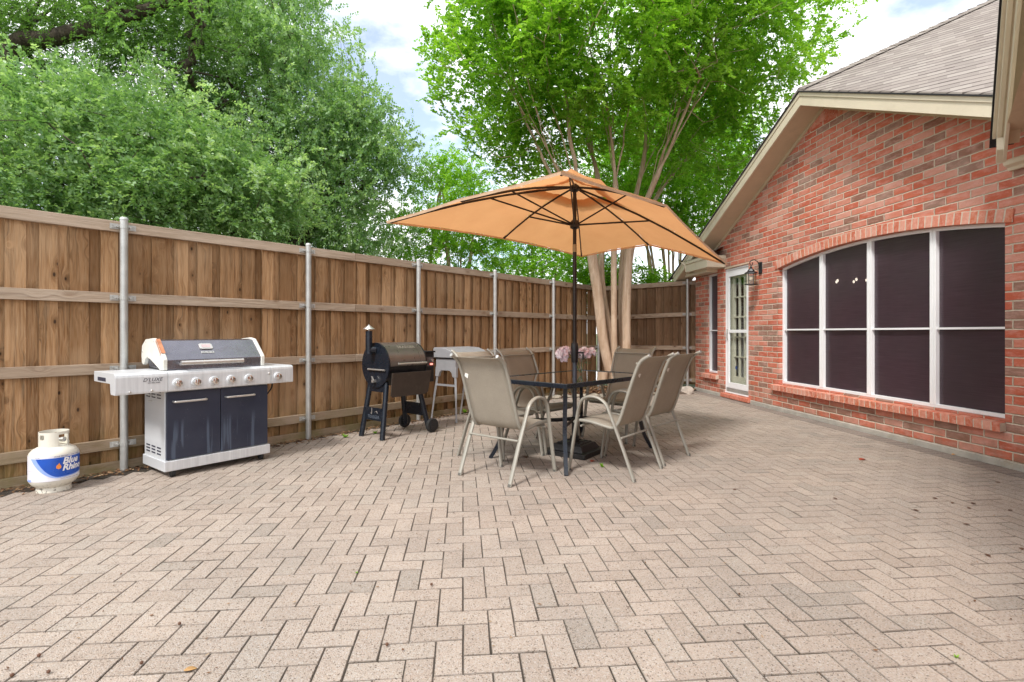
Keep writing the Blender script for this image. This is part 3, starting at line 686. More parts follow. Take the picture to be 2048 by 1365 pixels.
# near wing rake overhead at the right
E0 = Vector((4.08, 4.40, 2.90)); rr = Vector((-0.638, -0.770, 0.675)); wv_ = Vector((0.770, -0.638, 0))
def sweep(mb, prof, t0, t1):
    vs = []
    for t_ in (t0, t1):
        for a_, z_ in prof:
            p = E0 + rr * t_ + wv_ * a_ + Vector((0, 0, z_)); vs.append(HI @ p)
    n = len(prof); mb.add(vs, [tuple(range(n)), tuple(range(2 * n - 1, n - 1, -1))] + [(i, n + i, n + (i + 1) % n, (i + 1) % n) for i in range(n)])
b = MB(); sweep(b, [(-0.035, 0.0), (0.12, 0.0), (0.12, 0.03), (-0.035, 0.03)], -0.15, 4.5); b.build('wing_roof', M['black_edge'], HS)
b = MB(); sweep(b, [(-0.022, -0.05), (0.0, -0.05), (0.0, 0.0), (-0.022, 0.0)], -0.02, 4.5); sweep(b, [(0.0, -0.16), (0.028, -0.16), (0.028, -0.002), (0.0, -0.002)], 0.02, 4.5)
sweep(b, [(0.040, -0.30), (0.062, -0.30), (0.062, -0.12), (0.040, -0.12)], 0.03, 4.5); sweep(b, [(0.0, -0.26), (0.058, -0.26), (0.058, -0.16), (0.0, -0.16)], -0.02, 0.10)
b.build('wing_fascia', M['cream'], HS, bevel=0.002)
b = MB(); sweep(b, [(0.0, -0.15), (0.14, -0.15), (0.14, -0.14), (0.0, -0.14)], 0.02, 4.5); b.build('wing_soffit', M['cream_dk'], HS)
b = MB()
for i in range(26):
    b.cur = rg.random()
    zt = 2.85 + i * 0.15
    v = []
    for (t_, zz) in ((max(0, (zt - 2.75) / 0.675 - 0.05), zt), (4.5, zt), (4.5, zt + 0.15), (max(0, (zt + 0.15 - 2.75) / 0.675 - 0.05), zt + 0.15)):
        p = E0 + Vector((rr.x, rr.y, 0)) * t_ + wv_ * (0.13 + (0.012 if zz > zt else 0)); v.append(HI @ Vector((p.x, p.y, zz)))
    b.add(v, [(0, 1, 2, 3)])
b.build('wing_siding', M['cream'], HS)
b = MB(); v = []
for a_, c_ in ((0.045, 0.03), (0.045, 4.0), (0.75, 4.0), (0.75, 0.03)):
    p = E0 + Vector((rr.x, rr.y, 0)) * c_ + wv_ * a_; v.append(HI @ Vector((p.x, p.y, 2.84)))
b.add(v, [(0, 1, 2, 3)]); b.build('wing_soffit', M['cream_dk'], HS)
sg, zg = wp(2022, 333); b = MB()
b.prism([(0.0, zg - 0.045), (0.03, zg - 0.045), (0.04, zg - 0.02), (0.075, zg), (0.085, zg + 0.03), (0.095, zg + 0.04), (0.0, zg + 0.04)], 4.2, sg, 'x'); b.build('wing_gutter', M['cream'], HS, bevel=0.002)

# wall lantern
sl_, zl_ = wp(1502, 547, 0.17); zl_ = 2.17
sp_, _ = wp(1517, 540, 0.02)
LN = empty('wall_lantern', tuple(housep(sl_, 0, 0)), math.atan2(U.y, U.x), 'black scroll-arm lantern with frosted glass beside the white storm door', 'lantern')
k = MB(); k.box(-0.045, 0.045, 0.0, 0.022, zl_ - 0.02, zl_ + 0.17); LNb = k.build('wall_plate', M['blackmetal'], LN, bevel=0.012)
k = MB(); arc = [(0, 0.02, zl_ + 0.06), (0, 0.05, zl_ + 0.16), (0, 0.09, zl_ + 0.195), (0, 0.13, zl_ + 0.205), (0, 0.175, zl_ + 0.185), (0, 0.19, zl_ + 0.145), (0, 0.165, zl_ + 0.12), (0, 0.14, zl_ + 0.135), (0, 0.15, zl_ + 0.16)]
k.tube(smooth_path(arc, 5), 0.007, 8); k.tube([(0, 0.17, zl_ + 0.125), (0, 0.17, zl_ + 0.07)], 0.006, 8); k.build('scroll_arm', M['blackmetal'], LN, smooth=True)
HX = Matrix.Translation((0, 0.17, 0))
k = MB(); k.lathe([(0.012, zl_ + 0.10), (0.022, zl_ + 0.085), (0.012, zl_ + 0.07), (0.035, zl_ + 0.055), (0.055, zl_ + 0.02), (0.095, zl_ - 0.005), (0.098, zl_ - 0.018), (0.075, zl_ - 0.02)], 6, HX); k.build('cap', M['blackmetal'], LN)
k = MB(); k.lathe([(0.072, zl_ - 0.02), (0.072, zl_ - 0.19)], 6, HX, cap=False); k.build('glass_panels', mat_glass('seeded_glass', (0.80, 0.76, 0.68), 0.2), LN)
k = MB()
for i in range(6):
    a_ = R(60 * i); k.tube([(0.074 * math.cos(a_), 0.17 + 0.074 * math.sin(a_), zl_ - 0.02), (0.074 * math.cos(a_), 0.17 + 0.074 * math.sin(a_), zl_ - 0.19)], 0.004, 6)
k.lathe([(0.06, zl_ - 0.188), (0.095, zl_ - 0.190), (0.095, zl_ - 0.202), (0.03, zl_ - 0.205)], 6, HX); k.build('cage', M['blackmetal'], LN)
k = MB(); k.sphere((0, 0.17, zl_ - 0.10), 0.034, sc3=(1, 1, 1.4)); k.build('bulb', simple('frosted_bulb', (0.85, 0.80, 0.72), 0.4), LN, smooth=True)
# chandelier behind the screens
sc_, zc_ = wp(1700, 560, -1.4)
CH = empty('chandelier', tuple(housep(sc_, -1.4, 0)), math.atan2(U.y, U.x), 'lit chandelier glimmering dimly behind the dark window screen', 'chandelier')
k = MB(); k.tube([(0, 0, 2.55), (0, 0, zc_ - 0.06)], 0.01)
bl = MB()
for i in range(5):
    a_ = R(72 * i + 20); x, y = 0.22 * math.cos(a_), 0.22 * math.sin(a_)
    k.tube(smooth_path([(0, 0, zc_ - 0.06), (x * .5, y * .5, zc_ - 0.12), (x, y, zc_ - 0.05)], 4), 0.006)
k.build('arms', M['blackmetal'], CH)
for i in range(5):
    a_ = R(72 * i + 20); bl = MB(); bl.sphere((0.22 * math.cos(a_), 0.22 * math.sin(a_), zc_ - 0.015), 0.016, sc3=(1, 1, 1.5)); bl.build('bulb', M['bulb'], CH, smooth=True)

# ------------------------------------------------------------------ patio furniture
def rot_of(fx, fy): return math.atan2(fy, fx) - math.pi / 2
def strip_fabric(path, hw, sag, name, mat, parent, nx=8):
    b = MB(); vs = []; fs = []; m = len(path)
    for i, p in enumerate(path):
        for k in range(nx + 1):
            x = -hw + 2 * hw * k / nx; q = 1 - (2 * k / nx - 1) ** 2
            tn = (path[min(i + 1, m - 1)] - path[max(i - 1, 0)]).normalized(); nr = Vector((0, tn.z, -tn.y))
            o = p + nr * sag * q * (0.4 + 0.6 * math.sin(math.pi * i / (m - 1))); vs.append((x, o.y, o.z))
    for i in range(m - 1):
        for k in range(nx): fs.append((i * (nx + 1) + k, i * (nx + 1) + k + 1, (i + 1) * (nx + 1) + k + 1, (i + 1) * (nx + 1) + k))
    b.add(vs, fs); return b.build(name, mat, parent, smooth=True, thick=0.003)
def make_chair():
    t = empty('patio_chair')
    side = smooth_path([(0, 0.575, 0.415), (0, 0.54, 0.437), (0, 0.42, 0.437), (0, 0.29, 0.415), (0, 0.205, 0.408), (0, 0.155, 0.45), (0, 0.115, 0.55), (0, 0.03, 0.80), (0, -0.02, 0.925), (0, -0.055, 0.975), (0, -0.115, 1.012)], 5)
    k = MB()
    for s in (-1, 1): k.tube([(s * 0.245, p.y, p.z) for p in side], 0.0145, 10)
    k.tube([(-0.245, 0.565, 0.424), (0.245, 0.565, 0.424)], 0.010, 8); k.tube([(-0.24, -0.005, 0.95), (0.24, -0.005, 0.95)], 0.008, 8)
    k.tube([(-0.262, 0.118, 0.335), (0.262, 0.118, 0.335)], 0.009, 8); k.tube([(-0.262, 0.50, 0.395), (0.262, 0.50, 0.395)], 0.009, 8)
    fr = k.build('frame', M['chairframe'], t, smooth=True)
    for s in (-1, 1):
        k = MB(); k.tube([(s * 0.245, -0.110, 1.009), (s * 0.245, -0.122, 1.016)], 0.014, 10); k.build('end_cap', M['galv'], fr, smooth=True)
        k = MB(); lp = smooth_path([(s * 0.285, 0.605, 0.0), (s * 0.278, 0.575, 0.20), (s * 0.272, 0.540, 0.42), (s * 0.270, 0.515, 0.56), (s * 0.268, 0.475, 0.628), (s * 0.268, 0.40, 0.655), (s * 0.268, 0.32, 0.645), (s * 0.268, 0.255, 0.60), (s * 0.268, 0.215, 0.52), (s * 0.268, 0.12, 0.30), (s * 0.268, 0.0, 0.0)], 5)
        k.tube(lp, 0.0135, 10, ry=1.4); k.build('leg', M['chairframe'], t, smooth=True)
        k = MB(); k.tube([(s * 0.285, 0.605, 0), (s * 0.285, 0.601, 0.02)], 0.0165, 10); k.tube([(s * 0.268, 0.0, 0), (s * 0.268, 0.006, 0.02)], 0.0165, 10); k.build('foot_cap', M['footcap'], t)
    i0 = min(range(len(side)), key=lambda i: (side[i] - Vector((0, 0.19, 0.412))).length)
    strip_fabric(side[2:i0 + 1], 0.238, 0.012, 'seat', M['sling'], t)
    bk = strip_fabric(side[i0:-2], 0.238, -0.008, 'backrest', M['sling'], t)
    return t
chair0 = make_chair()
CH_ = [((-0.23, 4.21), (0.621, 0.783), 'taupe sling chair at the left end of the glass table, back to the viewer', (-0.20, 0.84)),
       ((1.147, 4.386), (-0.779, 0.627), 'taupe sling chair on the right side of the table nearest the viewer', (-0.17, 0.85)),
       ((1.545, 4.88), (-0.747, 0.665), 'taupe sling chair on the right side of the table nearest the brick house', (-0.2, 0.86)),
       ((0.088, 5.728), (0.727, -0.687), 'taupe sling chair on the fence side of the table left of the pink flowers', None),
       ((-0.338, 5.277), (0.727, -0.687), 'taupe sling chair on the fence side mostly hidden behind the nearest chair back', None),
       ((1.43, 6.23), (-0.687, -0.727), 'taupe sling chair at the far table end before the crape myrtle trunks', None)]
for i, (p, f, lab, tg) in enumerate(CH_):
    c = chair0 if i == 0 else copy_tree(chair0)
    if i == 0: pending = (p, f, lab, tg); 
    c.location = (p[0], p[1], 0.001); c.rotation_euler = (0, 0, rot_of(*f)); sp(c, lab, 'chair', 'sling chairs around the patio table')
for i, (p, f, lab, tg) in enumerate(CH_):
    if tg:
        par = [o for o in bpy.data.objects if o.get('label') == lab][0]
        k = MB(); x, z = tg; y = 0.118 - (z - 0.55) * 0.345
        k.add([(x - 0.002, y - 0.016, z + 0.03), (x + 0.03, y - 0.014, z + 0.012), (x + 0.015, y - 0.006, z - 0.025), (x - 0.017, y - 0.010, z - 0.005)], [(0, 1, 2, 3)])
        o = k.build('care_tag', M['tag'], par)

TC = Vector((0.62, 5.2, 0)); td = math.atan2(0.727, 0.687)
T = empty('patio_table', tuple(TC), td, 'rectangular black patio table with a smoked glass top and curved legs', 'table')
k = MB(); k.box(-0.725, 0.725, -0.455, 0.455, 0.757, 0.763); k.build('glass_top', M['table_glass'], T)
k = MB()
for (x0, x1, y0, y1) in ((-0.745, 0.745, -0.475, -0.447), (-0.745, 0.745, 0.447, 0.475), (-0.745, -0.717, -0.447, 0.447), (0.717, 0.745, -0.447, 0.447)): k.box(x0, x1, y0, y1, 0.728, 0.768)
k.build('table_frame', M['bluemetal'], T, bevel=0.005)
k = MB()
k.box(-0.717, 0.717, -0.012, 0.012, 0.735, 0.7565); k.box(-0.012, 0.012, -0.447, 0.447, 0.735, 0.756); k.tube([(0.032 * math.cos(R(i * 20)), 0.032 * math.sin(R(i * 20)), 0.75) for i in range(18)], 0.006, 8, closed=True); 
k.build('cross_support', M['blackmetal'], T)
for sx in (-1, 1):
    for sy in (-1, 1):
        k = MB(); pth = smooth_path([(sx * 0.68, sy * 0.41, 0.735), (sx * 0.655, sy * 0.39, 0.60), (sx * 0.635, sy * 0.37, 0.42), (sx * 0.64, sy * 0.375, 0.28), (sx * 0.67, sy * 0.405, 0.13), (sx * 0.725, sy * 0.455, 0.0)], 5)
        k.tube(pth, 0.024, 4, ry=1.0); lg = k.build('leg', M['bluemetal'], T)
        k = MB(); k.tube(smooth_path([(sx * 0.635, sy * 0.37, 0.42), (sx * 0.45, sy * 0.24, 0.36), (sx * 0.2, sy * 0.10, 0.34), (sx * 0.04, sy * 0.02, 0.34)], 4), 0.011, 4, ry=1.7); k.build('leg_brace', M['blackmetal'], T)
k = MB(); k.tube([(0.045 * math.cos(R(i * 20)), 0.045 * math.sin(R(i * 20)), 0.34) for i in range(18)], 0.012, 8, closed=True); k.build('pole_ring', M['blackmetal'], T)

# umbrella
UC = Vector((0.625, 5.205, 0))
UM = empty('patio_umbrella', tuple(UC), 0, 'large rectangular tan market umbrella with dark ribs standing through the patio table', 'umbrella')
RB = Matrix.Rotation(R(54), 4, 'Z')
k = MB(); k.box(-0.235, 0.235, -0.235, 0.235, 0.003, 0.048, RB)
def frust(mb, a, z0, b_, z1, Mx): mb.add([(-a, -a, z0), (a, -a, z0), (a, a, z0), (-a, a, z0), (-b_, -b_, z1), (b_, -b_, z1), (b_, b_, z1), (-b_, b_, z1)], [(0, 3, 2, 1), (4, 5, 6, 7), (0, 1, 5, 4), (1, 2, 6, 5), (2, 3, 7, 6), (3, 0, 4, 7)], Mx)
frust(k, 0.185, 0.048, 0.15, 0.105, RB); frust(k, 0.13, 0.105, 0.12, 0.118, RB)
for a_ in range(4):
    Mx = RB @ Matrix.Rotation(R(90 * a_), 4, 'Z'); k.sphere((0.085, 0.0, 0.118), 0.03, Mx, sc3=(1, 1, .35)); k.sphere((0.085, 0.075, 0.118), 0.026, Mx, sc3=(1, 1, .35))
k.tube([(0, 0, 0.1), (0, 0, 0.17)], 0.045, 20); k.tube([(0, 0, 0.17), (0, 0, 0.36)], 0.030, 20); k.build('base', M['plastic'], UM, bevel=0.006)
k = MB(); k.tube([(0, 0, 0.12), (0, 0, 1.02)], 0.0215, 20); k.build('pole', M['poleslate'], UM, smooth=True)
k = MB(); k.tube([(0, 0, 1.02), (0, 0, 2.0)], 0.0195, 20); k.tube([(0, 0, 2.0), (0, 0, 2.68)], 0.0185, 20); k.build('pole', M['polebrown'], UM, smooth=True)
k = MB(); k.lathe([(0.030, 0.90), (0.036, 0.94), (0.038, 1.05), (0.032, 1.09), (0.024, 1.10)], 20); k.tube([(0.03, -0.02, 1.0), (0.075, -0.05, 1.0)], 0.009, 8); k.tube([(0.075, -0.05, 1.005), (0.08, -0.055, 0.93)], 0.008, 8); k.build('crank', M['blackmetal'], UM, smooth=True)
k = MB(); k.tube([(0, 0, 2.0), (0, 0, 2.075)], 0.0205, 20); k.build('tilt_collar', simple('brass_collar', (0.35, 0.27, 0.16), 0.4, 0.5), UM, smooth=True)
k = MB(); k.lathe([(0.026, 2.23), (0.045, 2.24), (0.05, 2.275), (0.045, 2.30), (0.026, 2.32)], 16); k.build('runner', M['blackmetal'], UM)
k = MB(); k.lathe([(0.026, 2.60), (0.048, 2.615), (0.048, 2.655), (0.03, 2.67)], 16); k.build('hub', M['blackmetal'], UM)
tips = [(0.32, 3.42, 2.240), (1.33, 4.51, 2.29), (2.34, 5.70, 1.945), (1.65, 6.29, 2.254), (0.93, 6.98, 2.215), (-0.10, 5.89, 2.26), (-1.14, 4.79, 2.21), (-0.415, 4.10, 2.235)]
tips = [Vector(p) - UC for p in tips]; HB = Vector((0, 0, 2.655))
def ribp(i, t, lift=0.0):
    p = HB.lerp(tips[i % 8], t); L_ = 0.055 if i % 2 == 0 else 0.04
    return p + Vector((0, 0, L_ * math.sin(math.pi * min(t, 1)) + lift))
k = MB(); hem = MB(); nt_, na = 14, 12
for i in range(8):
    vs = []; fs = []
    for a_ in range(nt_ + 1):
        t_ = 0.20 + 0.81 * a_ / nt_
        for q in range(na + 1):
            w = q / na; p = ribp(i, t_, 0.014).lerp(ribp(i + 1, t_, 0.014), w); s_ = math.sin(math.pi * w)
            p = p + Vector((0, 0, -0.030 * s_ * (t_ * (1 - t_) * 2.2 + 0.12) + 0.0028 * math.sin(w * 19 + i * 2.1 + t_ * 5) * s_ + 0.002 * math.sin(t_ * 23 + i)))
            if a_ == nt_: p = p - (p - HB) * (0.022 * s_)
            vs.append(p)
    for a_ in range(nt_):
        for q in range(na): fs.append((a_ * (na + 1) + q, a_ * (na + 1) + q + 1, (a_ + 1) * (na + 1) + q + 1, (a_ + 1) * (na + 1) + q))
    k.add(vs, fs)
    vs = []
    for q in range(na + 1):
        w = q / na; p = ribp(i, 1.01, 0.014).lerp(ribp(i + 1, 1.01, 0.014), w); s_ = math.sin(math.pi * w); p = p + Vector((0, 0, -0.030 * s_ * 0.12)); p = p - (p - HB) * (0.022 * s_)
        vs += [p, p + Vector((0, 0, -0.022)) - (p - HB) * 0.006]
    hem.add(vs, [(2 * q, 2 * q + 2, 2 * q + 3, 2 * q + 1) for q in range(na)])
k.build('canopy', M['canopy'], UM, smooth=True); hem.build('hem', M['hem'], UM)
k = MB(); cv = []
for i in range(8):
    vs = []
    for a_ in range(5):
        t_ = 0.015 + 0.30 * a_ / 4
        for q in range(5):
            w = q / 4; p = ribp(i, t_, 0).lerp(ribp(i + 1, t_, 0), w); p = Vector((p.x, p.y, p.z + 0.085 - 0.02 * math.sin(math.pi * w) * a_ / 4)); vs.append(p)
    k.add(vs, [(a_ * 5 + q, a_ * 5 + q + 1, a_ * 5 + q + 6, a_ * 5 + q + 5) for a_ in range(4) for q in range(4)])
k.build('vent_cap', M['canopy'], UM, smooth=True)
k = MB(); k.lathe([(0.03, 2.74), (0.036, 2.755), (0.03, 2.775), (0.01, 2.79), (0.001, 2.792)], 16); k.build('finial', M['blackmetal'], UM, smooth=True)
for i in range(8):
    k = MB(); k.tube([ribp(i, t_, -0.008) for t_ in (0.015, 0.2, 0.4, 0.6, 0.8, 0.985)], 0.0085, 6, ry=1.3); rb = k.build('rib', M['polebrown'], UM)
    k = MB(); ts = 0.47 if i % 2 == 0 else 0.60; q = ribp(i, ts, -0.015); dr = Vector((q.x, q.y, 0)).normalized(); k.tube([Vector((0, 0, 2.275)) + dr * 0.04, q], 0.0065, 6, ry=1.3); k.build('strut', M['polebrown'], rb)
    k = MB(); e = ribp(i, 0.99, -0.004); f_ = ribp(i, 0.955, -0.004); k.tube([f_, e], 0.011, 6); k.build('rib_end', M['blackmetal'], rb)

# vase with peonies
V = empty('flower_vase', (0.715, 5.42, 0.763), 0, 'clear glass vase of pale pink peonies on the table beside the umbrella pole', 'vase')
k = MB(); k.lathe([(0.030, 0.0), (0.036, 0.01), (0.038, 0.10), (0.034, 0.145), (0.040, 0.17)], 20, cap=False); k.lathe([(0.001, 0.004), (0.034, 0.006)], 20, cap=False); k.build('glass', M['glass'], V, smooth=True)
gm = simple('stem_green', (0.06, 0.16, 0.03), 0.5)
petal = NM('peony_petal'); o_ = petal.obj(); petal.set(col=petal.ramp(petal.attr('rnd'), [(0, (0.84, 0.60, 0.67)), (0.5, (0.88, 0.74, 0.78)), (1, (0.92, 0.85, 0.86))]), rough=0.7)
def petals(mb, c, r, n, rg_):
    for i in range(n):
        zz = 1 - 1.55 * (i + 0.5) / n; a_ = i * 2.399963; rr_ = math.sqrt(max(0, 1 - zz * zz)); d = Vector((rr_ * math.cos(a_), rr_ * math.sin(a_), zz)).normalized()
        sd_ = d.cross(Vector((rg_.gauss(0, 1), rg_.gauss(0, 1), rg_.gauss(0, 1)))).normalized(); up = sd_.cross(d)
        base = Vector(c) + d * r * 0.35; w = r * rg_.uniform(0.30, 0.45); Lp = r * rg_.uniform(0.6, 0.85)
        mb.cur = rg_.random(); t1 = d * Lp * 0.6 + up * Lp * 0.25; t2 = d * Lp + up * Lp * rg_.uniform(-0.3, 0.5)
        vs = [base - sd_ * w * 0.4, base + sd_ * w * 0.4, base + t1 + sd_ * w, base + t1 * 1.05 + up * 0.006, base + t1 - sd_ * w, base + t2 + sd_ * w * 0.6, base + t2 * 1.04, base + t2 - sd_ * w * 0.6]
        mb.add(vs, [(0, 1, 3), (1, 2, 3), (0, 3, 4), (4, 3, 6, 7), (3, 2, 5, 6)])
prg = random.Random(5)
FLW = [(-0.20, -0.02, 0.205, 0.064), (-0.155, 0.02, 0.245, 0.048), (0.03, -0.01, 0.215, 0.064), (0.115, 0.03, 0.225, 0.048), (-0.07, 0.05, 0.235, 0.044), (-0.18, -0.03, 0.155, 0.036)]
for x, y, z, r in FLW:
    k = MB(); petals(k, (x, y, z), r, 90, prg); fl = k.build('peony', petal.m, V)
    k = MB(); k.tube(smooth_path([(x, y, z - r * .3), (x * .5, y * .5, 0.17), (x * 0.05, y * 0.2, 0.02)], 4), 0.0028, 6); k.build('stem', gm, fl)
k = MB()
for i in range(16):
    a_ = prg.uniform(0, 6.28); q = Vector((math.cos(a_) * prg.uniform(0.03, 0.09), math.sin(a_) * prg.uniform(0.02, 0.06), prg.uniform(0.09, 0.20))); d = Vector((math.cos(a_), math.sin(a_), 0.3)); s_ = Vector((-d.y, d.x, 0)) * 0.012
    k.add([q, q + d * 0.03 + s_, q + d * 0.065, q + d * 0.03 - s_], [(0, 1, 2, 3)])
k.build('leaves', gm, V)

# ------------------------------------------------------------------ gas grill
gd = Vector((0.609, 0.793, 0)); GO = Vector((-2.845, 4.281, 0))
G = empty('gas_grill', tuple(GO), math.atan2(gd.y, gd.x), 'large silver and navy gas grill with six knobs and side shelves against the fence', 'grill')
def gx(px, y=-0.06):
    P0 = GO + Vector((-gd.y, gd.x, 0)) * y; return line_s(px, P0, gd)
m = NM('navy_enamel_streaked'); o_ = m.obj(); x_, y_, z_ = m.sep(o_)
st = m.noise(m.comb(m.math('MULTIPLY', x_, 26), 0.0, m.math('MULTIPLY', z_, 1.2)), 1.0, 3, 0.5)
stm = m.math('MULTIPLY', m.val(st, 0.56, 0.70, 0, 1), m.val(z_, 0.48, 0.25, 0, 1)); spk = m.vor(o_, 60); spm = m.val(spk, 0.05, 0.09, 1, 0)
sp2 = m.math('MULTIPLY', spm, m.math('GREATER_THAN', m.noise(o_, 9, 3), 0.52))
c_ = m.ramp(m.noise(o_, 4, 4), [(0.3, (0.016, 0.022, 0.045)), (0.7, (0.032, 0.040, 0.066))]); c_ = m.mix(m.math('MAXIMUM', m.math('MINIMUM', stm, 0.30), 0.0), c_, (0.17, 0.23, 0.32)); c_ = m.mix(m.math('MULTIPLY', sp2, 0.7), c_, (0.45, 0.45, 0.42))
m.set(col=c_, rough=0.32, spec=0.5); M['navy'] = m.m
m = NM('silver_panel'); o_ = m.obj(); x_, y_, z_ = m.sep(o_)
st = m.noise(m.comb(m.math('MULTIPLY', x_, 45), 0.0, m.math('MULTIPLY', z_, 3.0)), 1.0, 4, 0.6)
m.set(col=m.ramp(st, [(0.3, (0.59, 0.61, 0.63)), (0.7, (0.74, 0.76, 0.78))]), rough=0.40, metal=0.25); M['silver'] = m.m
M['lidcap'] = simple('cream_cast_metal', (0.70, 0.69, 0.63), 0.5, 0.0, 0.08, 6, dirt=((0.50, 0.45, 0.33), 9, 0.4))
M['rust'] = simple('rusty_heat_stain', (0.48, 0.20, 0.10), 0.7, 0, 0.25, 30)
M['liddark'] = simple('slate_enamel_lid', (0.21, 0.205, 0.235), 0.26, 0.8, 0.15, 5, dirt=((0.10, 0.08, 0.07), 5, 0.5))  # slate base lightened so the colour carries sky reflection on the slope
k = MB(); k.box(0.0, 0.86, 0.012, 0.46, 0.14, 0.72); CB = k.build('cabinet', M['silver'], G, bevel=0.004)
k = MB()
for r in range(3):
    for c in range(3):
        for (zb, hh) in ((0.645, 0.009), (0.175, 0.012)):
            k.box(-0.0015, 0.01, 0.09 + c * 0.12, 0.09 + c * 0.12 + 0.085, zb + r * 0.026, zb + r * 0.026 + hh)
k.build('vents', M['ink'], CB)
k = MB(); k.box(-0.012, 0.872, -0.022, 0.47, 0.055, 0.14); k.build('base_shelf', M['silver'], G, bevel=0.006)
for (x0, x1) in ((0.008, 0.427), (0.433, 0.852)):
    k = MB(); k.box(x0, x1, -0.012, 0.012, 0.148, 0.705); D_ = k.build('door', M['navy'], G, bevel=0.004)
    hx0, hx1 = (gx(348, -0.03), gx(413, -0.03)) if x0 < 0.1 else (gx(453, -0.03), gx(509, -0.03)); hz = 0.625
    k = MB(); k.tube(smooth_path([(hx0, -0.012, hz), (hx0 + 0.006, -0.040, hz), (hx0 + 0.03, -0.046, hz), (hx1 - 0.03, -0.046, hz), (hx1 - 0.006, -0.040, hz), (hx1, -0.012, hz)], 5), 0.0095, 10); k.build('handle', M['steel'], D_, smooth=True)
PF = [(0.0, 0.717), (-0.058, 0.717), (-0.062, 0.73), (-0.062, 0.848), (-0.058, 0.866), (-0.045, 0.878), (-0.02, 0.882), (0.46, 0.882), (0.46, 0.86), (0.0, 0.86)]
k = MB(); k.prism(PF, 0.002, 0.858, 'x'); k.build('control_panel', M['silver'], G, bevel=0.002)
k = MB(); k.prism(PF, 0.861, gx(586)); k.box(0.86, gx(586) - 0.002, 0.05, 0.44, 0.80, 0.86); SR = k.build('side_shelf', M['silver'], G, bevel=0.002)
xl = gx(230)
k = MB(); k.prism([(0.0, 0.717), (-0.058, 0.717), (-0.062, 0.73), (-0.062, 0.848), (-0.058, 0.866), (-0.045, 0.878), (-0.02, 0.882), (0.46, 0.882), (0.46, 0.80), (0.06, 0.80), (0.05, 0.74), (0.04, 0.717)], xl, -0.001, 'x'); SL = k.build('side_shelf', M['silver'], G, bevel=0.002)
k = MB(); k.box(xl - 0.0012, xl + 0.01, 0.16, 0.36, 0.812, 0.842); k.build('towel_slot', M['ink'], SL)
for pxk in (354.7, 392, 427.5, 461.6, 496.9, 554.7):
    x = gx(pxk); z = 0.782; Mx = Matrix.Translation((x, -0.062, z)) @ Matrix.Rotation(R(90), 4, 'X')
    k = MB(); k.lathe([(0.038, 0.0), (0.038, 0.006), (0.034, 0.010)], 24, Mx); kb = k.build('knob_bezel', M['silver'], G, smooth=True)
    k = MB(); k.lathe([(0.028, 0.008), (0.029, 0.026), (0.026, 0.036), (0.014, 0.040), (0.001, 0.0405)], 24, Mx); k.box(-0.005, 0.005, -0.022, 0.022, 0.036, 0.046, Mx); k.build('knob', M['chrome'], kb, smooth=True)
for pxk, pyk in ((259, 782), (303, 779), (537, 752)):
    x = gx(pxk); k = MB(); k.lathe([(0.009, 0), (0.009, 0.012), (0.006, 0.016)], 12, Matrix.Translation((x, -0.062, 0.735 if pxk < 400 else 0.815)) @ Matrix.Rotation(R(90), 4, 'X')); k.build('button', M['steel'], G, smooth=True)
def wall_text(body, size, x, y, z, mat, parent, name='lettering', shear=0.0, off=0.0, ext=0.0006, rz=0, tilt=0.0):
    vs, fs = text_mesh(body, size, shear, ext, off)
    Mx = Matrix.Translation((x, y, z)) @ Matrix.Rotation(rz, 4, 'Z') @ Matrix.Rotation(R(90) - tilt, 4, 'X')
    k = MB(); k.add(vs, fs, Mx); return k.build(name, mat, parent)
wall_text("D'LUXE", 0.040, gx(305), -0.0632, 0.822, M['ink'], SL, shear=0.3)
wall_text("GAS GRILL SERIES", 0.011, gx(308), -0.0632, 0.798, M['ink'], SL)
# lid
lidp = [(0.03, 0.885), (0.026, 0.968), (0.045, 0.990), (0.19, 1.128), (0.26, 1.138), (0.42, 1.125), (0.49, 1.07), (0.49, 0.95), (0.40, 0.90)]
k = MB(); k.prism(lidp, 0.020, 0.812, 'x'); LD = k.build('lid', M['liddark'], G, bevel=0.006)
capp = [(0.018, 0.886), (0.016, 0.974), (0.036, 0.998), (0.182, 1.138), (0.26, 1.150), (0.42, 1.138), (0.50, 1.085), (0.515, 1.0), (0.505, 0.935), (0.475, 0.915), (0.445, 0.93), (0.43, 0.965), (0.38, 0.985), (0.30, 0.965), (0.12, 0.90), (0.10, 0.886)]
for x0, x1 in ((-0.008, 0.024), (0.806, 0.838)):
    k = MB(); k.prism(capp, x0, x1, 'x'); cp = k.build('lid_end', M['lidcap'], LD, bevel=0.005)
    if x0 < 0:
        k = MB(); k.add([(-0.0085, 0.060, 1.022), (0.0245, 0.062, 1.024), (0.0245, 0.185, 1.1425), (-0.0085, 0.182, 1.1410)], [(0, 1, 2, 3)])
        k.v = [(v[0], v[1] - 0.0035, v[2] + 0.0035) for v in k.v]; k.add([(-0.0095, 0.058, 1.018), (-0.0095, 0.178, 1.137), (-0.0095, 0.178, 1.120), (-0.0095, 0.075, 1.015)], [(0, 1, 2, 3)]); k.build('rust_stain', M['rust'], cp)
        k = MB()
        for (yy, zz) in ((0.06, 0.93), (0.08, 1.01), (0.22, 1.12), (0.40, 1.115), (0.48, 1.03)): k.tube([(-0.011, yy, zz), (-0.006, yy, zz)], 0.005, 8)
        k.build('screws', M['steel'], cp)
hx0, hx1 = gx(362, -0.04), gx(486, -0.04)
k = MB(); k.tube([(hx0, -0.045, 0.945), (hx1, -0.045, 0.945)], 0.019, 14); 
for hx in (hx0 + 0.02, hx1 - 0.02): k.tube([(hx, -0.045, 0.942), (hx, 0.03, 0.930)], 0.010, 8)
